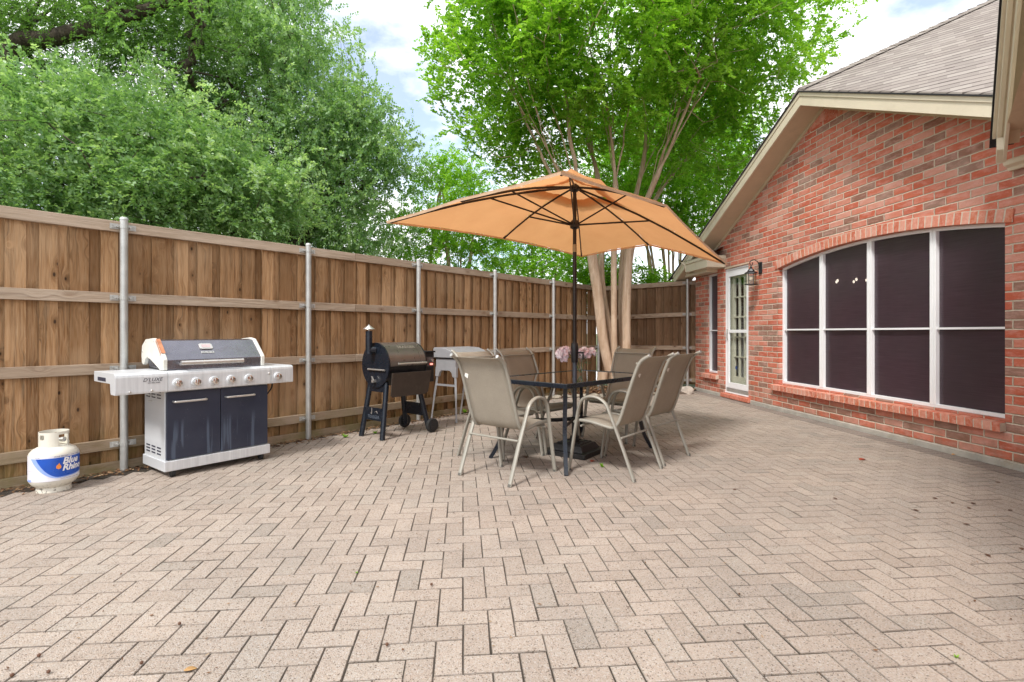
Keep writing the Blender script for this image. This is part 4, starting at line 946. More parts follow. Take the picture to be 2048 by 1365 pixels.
k.build('lid_handle', M['steel'], LD, smooth=True)
sl = math.atan2(0.138, 0.145); bxp = gx(412, 0.12)
Mx = Matrix.Translation((bxp, 0.130, 1.0725)) @ Matrix.Rotation(sl, 4, 'X')
k = MB(); k.prism([(0.055 * (1 if abs(math.cos(a_)) > .6 else abs(math.cos(a_)) + .35) * (1 if math.cos(a_) > 0 else -1) , 0.034 * (1 if math.sin(a_) > 0 else -1) * (1 if abs(math.sin(a_)) > .6 else abs(math.sin(a_)) + .35)) for a_ in [R(22.5 + 45 * i) for i in range(8)]], 0.0, 0.010, 'z', Mx); BG = k.build('thermometer', M['steel'], LD, bevel=0.003)
k = MB(); k.box(-0.036, 0.036, -0.018, 0.018, 0.0102, 0.0115, Mx); k.build('gauge_face', simple('gauge_face', (0.55, 0.42, 0.42), 0.4), BG)
Mx2 = Matrix.Translation((gx(414, 0.07) + 0.01, 0.080, 1.025)) @ Matrix.Rotation(sl, 4, 'X')
k = MB(); k.box(-0.052, 0.052, -0.011, 0.011, 0.0, 0.003, Mx2); BP = k.build('badge', M['steel'], LD)
vs, fs = text_mesh('DELUXE 720', 0.017, 0, 0.0004); k = MB(); k.add(vs, fs, Mx2 @ Matrix.Translation((0, 0, 0.0036))); k.build('lettering', M['ink'], BP)
k = MB(); k.box(0.025, 0.81, 0.05, 0.44, 0.86, 0.91); k.build('firebox', M['blackmetal'], G)
for (x, y) in ((0.06, 0.03), (0.80, 0.03), (0.06, 0.42), (0.80, 0.42)):
    k = MB(); k.box(x - 0.016, x + 0.016, y - 0.012, y + 0.012, 0.035, 0.056); k.tube([(x - 0.014, y - 0.01, 0.034), (x + 0.014, y - 0.01, 0.034)], 0.033, 16); k.build('caster', M['rubber'], G, smooth=True)
k = MB(); k.tube(smooth_path([(gx(545, 0.1), 0.1, 0.72), (gx(543, 0.1), 0.1, 0.66), (gx(534, 0.1), 0.1, 0.60), (0.86, 0.1, 0.55)], 5), 0.007, 8); k.build('gas_hose', M['rubber'], G, smooth=True)
k = MB(); k.tube([(-0.03, 0.28, 0.665), (0.0, 0.28, 0.665)], 0.005, 6); k.tube([(-0.03, 0.28, 0.615), (0.0, 0.28, 0.615)], 0.005, 6); k.build('side_hooks', M['steel'], G)

# ------------------------------------------------------------------ pellet smoker
pd = Vector((0.643, 0.766, 0)); POr = Vector((-1.555, 5.97, 0))
P = empty('pellet_grill', tuple(POr), math.atan2(pd.y, pd.x), 'black barrel pellet smoker with bronze lid, chimney and two wheels', 'grill')
ZC = 0.826; RB_ = 0.252
XR = Matrix.Rotation(R(90), 4, 'Y')
k = MB(); k.tube([(0, 0, ZC), (0.53, 0, ZC)], RB_ - 0.006, 48); k.build('barrel', M['blackmetal'], P, smooth=True)
k = MB(); k.tube([(-0.012, 0, ZC), (0.004, 0, ZC)], RB_ + 0.005, 48); EC = k.build('end_plate', M['bluemetal'], P, smooth=True)
k = MB(); k.tube([(0.526, 0, ZC), (0.54, 0, ZC)], RB_ + 0.004, 48); k.build('end_plate', M['blackmetal'], P, smooth=True)
def shell(mb, x0, x1, a0, a1, r, n=24):
    vs = []
    for i in range(n + 1):
        a_ = R(a0 + (a1 - a0) * i / n); y = -r * math.cos(a_); z = ZC + r * math.sin(a_); y2 = -(r - 0.012) * math.cos(a_); z2 = ZC + (r - 0.012) * math.sin(a_)
        vs += [(x0, y, z), (x1, y, z), (x1, y2, z2), (x0, y2, z2)]
    fs = []
    for i in range(n):
        for q in range(4): fs.append((i * 4 + q, i * 4 + (q + 1) % 4, i * 4 + 4 + (q + 1) % 4, i * 4 + 4 + q))
    fs += [(0, 1, 2, 3), tuple(n * 4 + q for q in (3, 2, 1, 0))]; mb.add(vs, fs)
k = MB(); shell(k, 0.010, 0.44, -2, 128, RB_ + 0.004); LDP = k.build('lid', M['bronze'], P, smooth=True)
k = MB(); shell(k, 0.4425, 0.522, -2, 128, RB_ + 0.004); k.build('lid_panel', M['bronze'], P, smooth=True)
k = MB(); yh = -RB_ - 0.045; k.tube([(0.09, yh, 0.845), (0.50, yh, 0.845)], 0.010, 10); k.tube([(0.12, yh, 0.845), (0.12, -RB_, 0.85)], 0.006, 8); k.tube([(0.47, yh, 0.845), (0.47, -RB_, 0.85)], 0.006, 8); k.build('lid_handle', M['steel'], LDP, smooth=True)
def arc_text(body, size, xc, ang, r, mat, parent, name='lettering'):
    vs, fs = text_mesh(body, size, 0, 0.0005, 0); k = MB(); o_ = []
    for v in vs:
        a_ = R(ang) + v.y / r; rr_ = r + v.z + 0.001; o_.append((xc + v.x, -rr_ * math.cos(a_), ZC + rr_ * math.sin(a_)))
    k.add(o_, fs); return k.build(name, mat, parent)
arc_text('TRAEGER', 0.062, 0.30, 52, RB_ + 0.004, simple('embossed_bronze', (0.36, 0.31, 0.26), 0.4, 0.5), LDP)
k = MB(); k.tube([(-0.028, -0.20, 0.775), (-0.028, 0.12, 0.775)], 0.010, 10); k.tube([(-0.028, -0.17, 0.775), (-0.01, -0.17, 0.775)], 0.006); k.tube([(-0.028, 0.09, 0.775), (-0.01, 0.09, 0.775)], 0.006); k.build('side_handle', M['steel'], EC, smooth=True)
k = MB(); k.box(-0.05, -0.012, -0.02, 0.02, 0.63, 0.66); k.prism([(-0.03, 0.655), (0.005, 0.70), (0.02, 0.70), (-0.012, 0.65)], -0.055, -0.045, 'x'); k.build('drip_hook', M['steel'], EC)
k = MB(); k.tube([(-0.075, 0.03, 0.955), (-0.075, 0.03, 1.215)], 0.038, 20); k.tube([(-0.075, 0.03, 1.0), (-0.005, 0.0, 1.0)], 0.038, 16); CHM = k.build('chimney', M['bluemetal'], P, smooth=True)
k = MB(); k.tube([(-0.075, 0.03, 1.215), (-0.075, 0.03, 1.24)], 0.010, 8); k.lathe([(0.064, 1.236), (0.062, 1.242), (0.012, 1.278), (0.001, 1.290)], 24, Matrix.Translation((-0.075, 0.03, 0))); k.build('chimney_cap', M['steel'], CHM, smooth=True)
k = MB(); k.add([(0.0, -0.300, 0.745), (0.565, -0.300, 0.745), (0.535, -0.275, 0.50), (0.50, -0.273, 0.475), (0.02, -0.273, 0.475), (0.0, -0.275, 0.50)], [(0, 1, 2, 3, 4, 5)]); k.build('front_shelf', M['darkbrown'], P, thick=0.012)
for sx, xt, xf, yf in ((0, 0.035, -0.060, 0.20), (1, 0.48, 0.595, 0.215)):
    for sy in (-1, 1):
        k = MB(); wheel = sx == 1; k.tube([(xt, sy * 0.15, 0.63), (xf, sy * yf, 0.0 if not wheel else 0.05)], 0.030, 16); k.build('leg', M['bluemetal'], P, smooth=True)
        if wheel:
            k = MB(); yw = sy * (yf + 0.045); xw = xf + 0.02; k.tube([(xw, yw - 0.022, 0.085), (xw, yw + 0.022, 0.085)], 0.083, 28); 
            wl = k.build('wheel', M['rubber'], P, smooth=True, bevel=0.006); k = MB(); k.tube([(xw, yw - 0.028, 0.085), (xw, yw + 0.028, 0.085)], 0.05, 20); k.tube([(xw, yw - 0.034, 0.085), (xw, yw + 0.034, 0.085)], 0.014, 12); k.build('hub', M['blackmetal'], wl, smooth=True)
for xc, xa in ((-0.030, -0.045), (0.555, 0.57)):
    k = MB(); k.box(xc - 0.012, xc + 0.004, -0.165, 0.165, 0.20, 0.345); pn = k.build('leg_panel', M['bluemetal'], P)
    k = MB(); q = 0.025 if xc < 0 else 0.49; k.prism([(-0.17, 0.52), (0.17, 0.52), (0.15, 0.66), (0.235, 0.80), (-0.235, 0.80), (-0.15, 0.66)], q - 0.02, q - 0.012, 'x'); k.build('leg_bracket', M['bluemetal'], P)
    if xc < 0:
        wall_text('TRAEGER', 0.052, xc - 0.0130, -0.01, 0.238, simple('punched_grey', (0.10, 0.12, 0.15), 0.5), pn, rz=R(-90))
        k = MB(); k.box(xc - 0.014, xc - 0.0125, 0.015, 0.028, 0.285, 0.342); k.box(xc - 0.014, xc - 0.0125, 0.020, 0.038, 0.270, 0.290); k.tube([(xc - 0.013, -0.035, 0.295), (xc - 0.013, -0.07, 0.31), (xc - 0.013, -0.085, 0.285)], 0.003); k.build('emblem', M['steel'], pn)
k = MB(); k.box(0.542, 0.70, -0.20, 0.16, 0.60, 0.955); HP = k.build('hopper', M['blackmetal'], P, bevel=0.008)
k = MB(); k.box(0.535, 0.71, -0.215, 0.175, 0.955, 0.975); k.build('hopper_lid', M['blackmetal'], HP, bevel=0.004)
k = MB(); k.box(0.555, 0.69, -0.204, -0.199, 0.79, 0.90); k.build('control_panel', simple('panel_grey', (0.10, 0.08, 0.08), 0.4), HP)
k = MB(); k.lathe([(0.022, 0), (0.02, 0.016), (0.001, 0.018)], 16, Matrix.Translation((0.655, -0.204, 0.865)) @ Matrix.Rotation(R(90), 4, 'X')); k.build('dial', M['chrome'], HP, smooth=True)
k = MB(); k.box(0.63, 0.675, -0.2055, -0.2035, 0.805, 0.825); k.build('display', emis('red_display', (1.0, 0.12, 0.08), 1.6), HP)

# ------------------------------------------------------------------ grey griddle on its stand
B_ = empty('griddle_stand', (-0.749, 6.906, 0), math.atan2(0.8, 0.6), 'small grey flat-top griddle with closed hood on a folding stand, beside the smoker', 'griddle')
k = MB(); k.prism([(-0.02, 0.860), (-0.03, 0.905), (0.07, 0.955), (0.16, 0.985), (0.36, 0.995), (0.385, 0.98), (0.385, 0.86)], -0.03, 0.66, 'x'); k.build('hood', M['greysteel'], B_, bevel=0.006)
k = MB(); k.box(-0.01, 0.64, 0.0, 0.37, 0.848, 0.860); k.build('gap_trim', M['blackmetal'], B_)
k = MB(); k.box(0.0, 0.63, 0.0, 0.36, 0.725, 0.846); k.box(0.08, 0.55, -0.03, 0.0, 0.74, 0.83); k.build('body', M['greysteel'], B_, bevel=0.006)
for x in (0.01, 0.60):
    k = MB(); k.prism([(-0.01, 0.73), (-0.012, 0.60), (0.055, 0.60), (0.075, 0.66), (0.11, 0.685), (0.26, 0.685), (0.295, 0.66), (0.315, 0.60), (0.375, 0.60), (0.37, 0.73)], x - 0.01, x + 0.03, 'x'); k.build('bracket', M['greysteel'], B_, bevel=0.004)
    for y0, y1 in ((0.02, 0.0), (0.345, 0.47)):
        k = MB(); k.tube([(x + 0.01, y0, 0.64), (x + 0.01, y0 * .45 + y1 * .55, 0.32)], 0.020, 4); k.tube([(x + 0.01, y0 * .5 + y1 * .5, 0.34), (x + 0.01, y1, 0.0)], 0.015, 4); k.build('leg', M['greysteel'], B_)
    k = MB(); k.box(x, x + 0.02, 0.01, 0.375, 0.475, 0.50); k.build('cross_bar', M['greysteel'], B_)

# ------------------------------------------------------------------ propane tank
TKp = Vector((-3.492, 3.98, 0)); vang = math.atan2(-TKp.y, -TKp.x)    # direction towards the camera
TK = empty('propane_tank', tuple(TKp), vang + math.pi / 2, 'white propane tank with a blue and white wrap label by the fence', 'propane tank')
k = MB(); rt = 0.148
k.lathe([(0.06, 0.03), (0.10, 0.036), (0.130, 0.060), (0.145, 0.085), (rt, 0.105), (rt, 0.275), (0.144, 0.296), (0.126, 0.318), (0.095, 0.336), (0.05, 0.347), (0.001, 0.35)], 56)
m = NM('tank_paint'); o_ = m.obj(); x_, y_, z_ = m.sep(o_)
c_ = m.ramp(m.noise(o_, 5, 4), [(0.3, (0.66, 0.63, 0.54)), (0.7, (0.73, 0.70, 0.61))]); gr_ = m.math('MULTIPLY', m.val(z_, 0.085, 0.02, 0, 1), m.val(m.noise(o_, 45, 4, 0.7), 0.54, 0.62, 0, 1)); c_ = m.mix(m.math('MAXIMUM', m.math('MINIMUM', gr_, 0.85), 0.0), c_, (0.08, 0.06, 0.04))
m.set(col=c_, rough=0.32, spec=0.5); M['tank'] = m.m
k.build('body', M['tank'], TK, smooth=True)
k = MB(); k.lathe([(0.102, 0.0), (0.104, 0.004), (0.100, 0.045)], 40, cap=False); k.build('foot_ring', M['tank'], TK, thick=0.004)
def cyl_patch(mb, fn, a0, a1, r, n=40, mrow=1):
    vs = []; fs = []
    for i in range(n + 1):
        a_ = a0 + (a1 - a0) * i / n; zl, zh = fn(a_)
        for j in range(mrow + 1): vs.append((r * math.sin(a_), -r * math.cos(a_), zl + (zh - zl) * j / mrow))
    for i in range(n):
        for j in range(mrow): b0 = i * (mrow + 1) + j; fs.append((b0, b0 + mrow + 1, b0 + mrow + 2, b0 + 1))
    mb.add(vs, fs)
# collar: local -y faces the camera
k = MB()
CR = 0.088
def collar(a0, a1, z0, z1): cyl_patch(k, lambda a_: (z0, z1), R(a0), R(a1), CR, 14)
for (a0, a1, z0, z1) in ((-75, 12, 0.335, 0.395), (-75, -62, 0.395, 0.43), (-38, 12, 0.395, 0.43), (-75, 12, 0.43, 0.447), (12, 18, 0.335, 0.449)): collar(a0, a1, z0, z1)
for (a0, a1, z0, z1) in ((60, 75, 0.335, 0.449), (75, 190, 0.425, 0.449), (75, 190, 0.335, 0.362), (120, 135, 0.362, 0.425), (178, 190, 0.362, 0.425), (190, 285, 0.335, 0.449), (12, 60, 0.428, 0.449)): collar(a0, a1, z0, z1)
k.build('collar', M['tank'], TK, thick=0.004)
k = MB(); k.tube([(0, 0, 0.34), (0, 0, 0.395)], 0.016, 12); k.tube([(0.0, 0, 0.385), (0.055, -0.045, 0.385)], 0.013, 12); k.tube([(0.045, -0.036, 0.385), (0.06, -0.049, 0.385)], 0.018, 12); k.tube([(0, 0, 0.395), (0, 0, 0.415)], 0.024, 12); k.build('valve', M['galv'], TK, smooth=True)
lab_w = simple('label_white', (0.72, 0.71, 0.76), 0.35, 0, 0.03); lab_b = simple('label_blue', (0.008, 0.075, 0.42), 0.3, 0, 0.12, 8); lab_l = simple('label_light_blue', (0.28, 0.40, 0.78), 0.3); lab_o = simple('label_flame', (0.85, 0.28, 0.05), 0.4); lab_ww = simple('label_bright_white', (0.85, 0.85, 0.87), 0.35)
k = MB(); cyl_patch(k, lambda a_: (0.097, 0.284), -math.pi * 1.0, math.pi * 1.0, rt + 0.0016, 96, 4); LB = k.build('label', lab_w, TK, smooth=True)
k = MB(); cyl_patch(k, lambda a_: ((0.116 + 0.150 * max(0.0, (R(10) - a_) / R(68)) ** 1.9) if a_ < R(10) else 0.116 + 0.02 * ((a_ - R(10)) / R(80)) ** 2, 0.267), R(-57), R(92), rt + 0.0026, 60, 1); k.build('blue_field', lab_l, LB)
k = MB(); cyl_patch(k, lambda a_: ((0.124 + 0.141 * max(0.0, (R(12) - a_) / R(54)) ** 1.9) if a_ < R(12) else 0.124 + 0.022 * ((a_ - R(12)) / R(80)) ** 2, 0.266), R(-41), R(92), rt + 0.0034, 60, 1); k.build('blue_field', lab_b, LB)
def tank_text(body, size, ang, z, mat, shear=0.0, off=0.0, r=rt + 0.0044, slope=0.0):
    vs, fs = text_mesh(body, size, shear, 0.0, off); k = MB(); o_ = []
    for v in vs:
        a_ = R(ang) + v.x / r; o_.append((r * math.sin(a_), -r * math.cos(a_), z + v.y + slope * v.x))
    k.add(o_, fs); return k.build('lettering', mat, LB)
tank_text('Blue', 0.066, 40, 0.236, lab_ww, 0.25, 0.0022); tank_text('Rhino', 0.064, 46, 0.186, lab_ww, 0.25, 0.0022)
tank_text('HOME DELIVERY * FIND A STORE', 0.0125, 35, 0.2755, M['ink'])
tank_text('CAUTION: FLAMMABLE GAS UNDER PRESSURE', 0.0065, 40, 0.108, M['ink'], r=rt + 0.003)
tank_text('TOLL FREE', 0.007, -38, 0.2755, M['ink'])
k = MB(); fl = [(0, -0.020), (0.013, -0.014), (0.015, 0.0), (0.008, 0.012), (0.004, 0.026), (-0.004, 0.014), (-0.013, 0.006), (-0.014, -0.012)]
k.add([((rt + 0.0052) * math.sin(R(10) + x / rt), -(rt + 0.0052) * math.cos(R(10) + x / rt), 0.202 + z) for x, z in fl], [tuple(range(8))]); k.build('flame_mark', lab_o, LB)
k = MB(); cyl_patch(k, lambda a_: (0.096, 0.112), R(-75), R(-58), rt + 0.0026, 6); k.build('info_panel', lab_l, LB)
k = MB(); cyl_patch(k, lambda a_: (0.1745, 0.1765), R(-88), R(-40), rt + 0.0022, 12); k.build('label_seam', simple('seam_grey', (0.45, 0.45, 0.5), 0.5), LB)

# ------------------------------------------------------------------ trees
def grow(trunks, tips, seed, step=0.25, k_up=0.12, limbs=4):
    """trunks: list of polylines (first point at the ground); returns nodes, parent index"""
    nodes = []; par = []
    for tr in trunks:
        prev = -1
        sm_ = smooth_path(tr, 6)
        for p in sm_:
            nodes.append(tuple(p)); par.append(prev); prev = len(nodes) - 1
    rs = np.random.RandomState(seed); ncut = len(nodes); nb_ = len(nodes) // len(trunks)
    lstart = 0; segs = []
    for tr in trunks:
        L0 = (len(tr) - 1) * 6 + 1; segs.append((lstart, lstart + L0)); lstart += L0
    if limbs:
        for (a_, e_) in segs:
            top = np.array(nodes[e_ - 1]); dirt = top - np.array(nodes[e_ - 7]); dirt /= np.linalg.norm(dirt)
            for li in range(limbs):
                i0 = e_ - 1 if li == 0 else a_ + int((e_ - a_) * rs.uniform(0.62, 0.97)); p0 = np.array(nodes[i0]); d_ = np.array(nodes[i0]) - np.array(nodes[i0 - 1]); d_ /= np.linalg.norm(d_)
                dv = tips - p0; dl = np.linalg.norm(dv, axis=1); cs = (dv @ d_) / dl + rs.uniform(-0.25, 0.25, len(tips)); sc_ = np.where((dl > 1.0) & (dv[:, 2] > 0), cs, -9) + 0.10 * np.minimum(dl, 4)
                t = tips[int(np.argmax(sc_))]; L_ = np.linalg.norm(t - p0); c1 = p0 + d_ * L_ * 0.45; nn_ = max(3, int(L_ / 0.22)); prev = i0; wob = rs.normal(0, 0.05 * L_, 3)
                for q in range(1, nn_ + 1):
                    u = q / nn_; p = (1 - u) ** 2 * p0 + 2 * u * (1 - u) * (c1 + wob) + u * u * t + rs.normal(0, 0.012, 3); nodes.append(tuple(p)); par.append(prev); prev = len(nodes) - 1
    base = np.array(trunks[0][0]); tops = np.array([t[-1] for t in trunks])
    d0 = np.min(np.linalg.norm(tips[:, None, :] - tops[None], axis=2), axis=1); order = np.argsort(d0)
    arr = np.zeros((len(nodes) + len(tips) * 20, 3)); arr[:len(nodes)] = nodes; cnt = len(nodes)
    ok0 = np.zeros(len(arr), bool)
    for i, tr in enumerate(trunks): pass
    lowz = min(t[-1][2] for t in trunks)
    ok0[:cnt] = arr[:cnt, 2] > lowz * 0.62
    tipn = []
    for ti in order:
        t = tips[ti]; A_ = arr[:cnt]
        dv = t - A_; d = np.linalg.norm(dv, axis=1)
        cost = d + np.where(dv[:, 2] < 0, 0.9 * -dv[:, 2], 0) + np.where(ok0[:cnt], 0, 50)
        j = int(np.argmin(cost)); L_ = d[j]; n_ = max(1, int(L_ / step)); 
        p0 = A_[j].copy(); pj = par[j]
        dirp = (p0 - arr[pj]) if pj >= 0 else np.array([0, 0, 1.0]); dn = np.linalg.norm(dirp); dirp = dirp / dn if dn > 1e-6 else np.array([0, 0, 1.0])
        c1 = p0 + dirp * L_ * 0.33 + np.array([0, 0, k_up * L_ * 0.3]); prev = j; jit = rs.normal(0, 0.03 * L_, 3)
        for q in range(1, n_ + 1):
            u = q / n_; p = (1 - u) ** 2 * p0 + 2 * u * (1 - u) * (c1 + jit) + u * u * t
            if cnt >= len(arr): break
            arr[cnt] = p; ok0[cnt] = True; par.append(prev); prev = cnt; cnt += 1
        tipn.append(prev)
    return arr[:cnt], par, tipn
def branch_mesh(name, arr, par, mat, parent, rbase, rtip=0.0035, ex=2.1, minr=0.0, pw=1.0):
    n = len(arr); kids = [[] for _ in range(n)]
    for i, p in enumerate(par):
        if p >= 0: kids[p].append(i)
    rad = np.zeros(n)
    for i in range(n - 1, -1, -1):
        rad[i] = rtip if not kids[i] else sum(rad[c] ** ex for c in kids[i]) ** (1 / ex)
    roots = [i for i in range(n) if par[i] < 0]; mx = max(rad[i] for i in roots)
    def rr_(i):
        r = rad[i]; f = (r - rtip) / (mx - rtip + 1e-9); return rtip + (rbase - rtip) * f ** pw
    mb = MB(); mb.cur = 0.5
    stack = [(r, None) for r in roots]
    while stack:
        s, pp = stack.pop(); ch = [s]; 
        while kids[ch[-1]]:
            ks_ = sorted(kids[ch[-1]], key=lambda c: -rad[c])
            for o_ in ks_[1:]: stack.append((o_, ch[-1]))
            ch.append(ks_[0])
        idx = ([pp] if pp is not None else []) + ch
        if len(idx) < 2: continue
        rl = [rr_(i) for i in idx]
        if pp is not None: rl[0] = rl[1]
        if max(rl) < minr: continue
        if pp is None:
            rl[0] *= 1.25; rl[1] *= 1.08
        sides = 12 if rl[0] > 0.05 else (7 if rl[0] > 0.015 else 4)
        mb.tube([tuple(arr[i]) for i in idx], rl, sides, cap=False)
    return mb.build(name, mat, parent, smooth=True)
def sample_crown(ells, n, rs, shell=0.45, flt=None):
    pts = []; w = np.array([e[0][0] * 0 + e[1][0] * e[1][1] * e[1][2] for e in ells]); w = w / w.sum()
    while len(pts) < n:
        e = ells[rs.choice(len(ells), p=w)]; d = rs.normal(size=3); d /= np.linalg.norm(d); r = shell + (1 - shell) * rs.rand() ** 0.6
        p = np.array(e[0]) + d * r * np.array(e[1])
        if flt is None or flt(p): pts.append(p)
    return np.array(pts)
def foliage(name, tips, dirs, mat, parent, rs, twigs, per, tw_len, leaf_l, leaf_w, droop=0.1, spread=0.25):
    nt = len(tips); T_ = np.repeat(tips, twigs, axis=0); D = np.repeat(dirs, twigs, axis=0)
    d = rs.normal(size=T_.shape) * 0.85 + D * 0.9; d[:, 2] += 0.15 - droop; d /= np.linalg.norm(d, axis=1)[:, None]
    T_ = T_ + rs.normal(size=T_.shape) * spread * 0.45
    Lw = tw_len * rs.uniform(0.5, 1.2, len(T_))
    n = len(T_) * per
    P = np.repeat(T_, per, axis=0); dd = np.repeat(d, per, axis=0); u = np.tile(np.linspace(0.05, 1, per), len(T_)); LL = np.repeat(Lw, per)
    P = P + dd * (u * LL)[:, None]; P[:, 2] -= droop * (u ** 2) * LL
    side = np.cross(dd, rs.normal(size=3) + np.array([0, 0, 1.0])); side /= np.linalg.norm(side, axis=1)[:, None] + 1e-9
    sg = np.where(np.arange(n) % 2 == 0, 1.0, -1.0)[:, None]
    ld = dd * 0.55 + side * sg * 0.9 + rs.normal(size=(n, 3)) * 0.35; ld /= np.linalg.norm(ld, axis=1)[:, None]
    up = np.array([0, 0, 1.0]) + rs.normal(size=(n, 3)) * 0.55
    wv = np.cross(ld, up); wv /= np.linalg.norm(wv, axis=1)[:, None] + 1e-9; nn = np.cross(wv, ld)
    s = rs.uniform(0.65, 1.2, n)[:, None]; l = leaf_l * s; w = leaf_w * s * 0.5
    V_ = np.empty((n, 4, 3)); V_[:, 0] = P; V_[:, 1] = P + ld * l * 0.5 + wv * w + nn * w * 0.35; V_[:, 2] = P + ld * l; V_[:, 3] = P + ld * l * 0.5 - wv * w + nn * w * 0.35
    me = bpy.data.meshes.new(name); me.vertices.add(4 * n); me.vertices.foreach_set('co', V_.astype(np.float32).ravel())
    me.loops.add(4 * n); me.loops.foreach_set('vertex_index', np.arange(4 * n, dtype=np.int32))
    me.polygons.add(n); me.polygons.foreach_set('loop_start', np.arange(0, 4 * n, 4, dtype=np.int32))
    me.update(calc_edges=True)
    at = me.attributes.new('rnd', 'FLOAT', 'FACE'); base = np.repeat(rs.rand(nt), twigs * per); at.data.foreach_set('value', np.clip(base * 0.6 + rs.rand(n) * 0.4, 0, 1).astype(np.float32))
    me.materials.append(mat); o = bpy.data.objects.new(name, me); C.objects.link(o); o.parent = parent
    return o
M['bark_crape'] = mat_bark('smooth_crape_bark', (0.36, 0.235, 0.15), (0.52, 0.38, 0.27), (0.63, 0.50, 0.38), 16, 1.4, 0.004)
M['bark_elm'] = mat_bark('rough_elm_bark', (0.035, 0.028, 0.022), (0.085, 0.065, 0.05), (0.16, 0.13, 0.10), 22, 5, 0.02)
LC = mat_leaf('crape_leaf', (0.15, 0.33, 0.03), (0.31, 0.54, 0.06), (0.50, 0.72, 0.14), 0.55)
LE = mat_leaf('elm_leaf', (0.12, 0.24, 0.10), (0.33, 0.50, 0.24), (0.64, 0.78, 0.54), 0.44, 0.33)
LE2 = mat_leaf('dark_elm_leaf', (0.11, 0.21, 0.06), (0.20, 0.36, 0.11), (0.34, 0.54, 0.20), 0.45)
LY = mat_leaf('bright_leaf', (0.18, 0.37, 0.04), (0.32, 0.56, 0.07), (0.48, 0.70, 0.14), 0.58)
def tree(name, label, cat, base, trunks, ells, ntips, seed, leafmat, bark, rbase, twigs, per, tw_len, ll, lw, shell=0.45, flt=None, droop=0.1, group=None, spread=0.25, minr=0.0, step=0.35, limbs=4, pw=1.15):
    rs = np.random.RandomState(seed); t = empty(name, base, 0, label, cat, group)
    bv = np.array(base); tips = sample_crown([(np.array(c) - bv, r) for c, r in ells], ntips, rs, shell, (lambda p: flt(p + bv)) if flt else None)
    tr = [[tuple(np.array(p) - bv) for p in q] for q in trunks]
    arr, par, tipn = grow(tr, tips, seed, min(step, 0.25), limbs=limbs)
    branch_mesh('trunk', arr, par, bark, t, rbase, minr=minr, pw=pw)
    tp = arr[tipn]; pp = arr[[par[i] for i in tipn]]; dr = tp - pp; dr /= np.linalg.norm(dr, axis=1)[:, None] + 1e-9
    foliage('crown', tp, dr, leafmat, t, rs, twigs, per, tw_len, ll, lw, droop, spread); return t

# crape myrtle in the corner bed (multi-trunk)
def W_(px, py, Y): return ((px - 1024) / 1044 * Y, Y, 1.2 - (py - 665) / 1044 * Y)
cy = 10.1
trs = [[W_(1228, 772, 10.0), W_(1208, 690, 10.0), W_(1197, 600, 9.98), W_(1188, 540, 9.95), W_(1175, 470, 9.8), W_(1130, 370, 9.4), W_(1080, 270, 8.9)],
       [W_(1232, 775, 10.15), W_(1226, 700, 10.2), W_(1208, 600, 10.2), W_(1202, 530, 10.2), W_(1205, 450, 10.3), W_(1190, 330, 10.4), W_(1150, 220, 10.5)],
       [W_(1236, 778, 9.95), W_(1229, 700, 9.9), W_(1228, 600, 9.9), W_(1228, 500, 9.9), W_(1232, 400, 9.8), W_(1225, 300, 9.6), W_(1210, 190, 9.4)],
       [W_(1246, 778, 10.2), W_(1245, 700, 10.2), W_(1242, 600, 10.25), W_(1247, 500, 10.3), W_(1270, 400, 10.4), W_(1290, 300, 10.5), W_(1290, 200, 10.5)],
       [W_(1255, 776, 10.05), W_(1253, 690, 10.05), W_(1253, 600, 10.05), W_(1260, 500, 10.0), W_(1290, 410, 9.8), W_(1330, 320, 9.5), W_(1390, 210, 9.1)],
       [W_(1250, 775, 10.3), W_(1250, 700, 10.3), W_(1252, 600, 10.4), W_(1262, 500, 10.5), W_(1310, 400, 10.9), W_(1370, 320, 11.2), W_(1450, 240, 11.5)]]
ce = [((1.8, 9.5, 6.4), (3.2, 2.8, 1.7)), ((0.0, 9.2, 5.9), (1.5, 1.6, 1.8)), ((3.9, 9.5, 6.7), (2.0, 1.8, 1.6)), ((0.4, 10.0, 4.8), (1.1, 1.0, 0.6)), ((4.0, 10.6, 5.0), (1.6, 1.1, 1.1)), ((1.8, 8.0, 7.4), (2.6, 1.3, 1.0)), ((2.2, 11.6, 5.2), (2.2, 0.8, 1.2))]
tree('crape_myrtle', 'tall crape myrtle with several smooth tan trunks rising behind the umbrella', 'tree', (2.02, 10.05, 0), trs, ce, 900, 11, LC, M['bark_crape'], 0.098, 11, 24, 0.34, 0.066, 0.042, 0.35, droop=0.12, spread=0.35, limbs=9, pw=1.75)
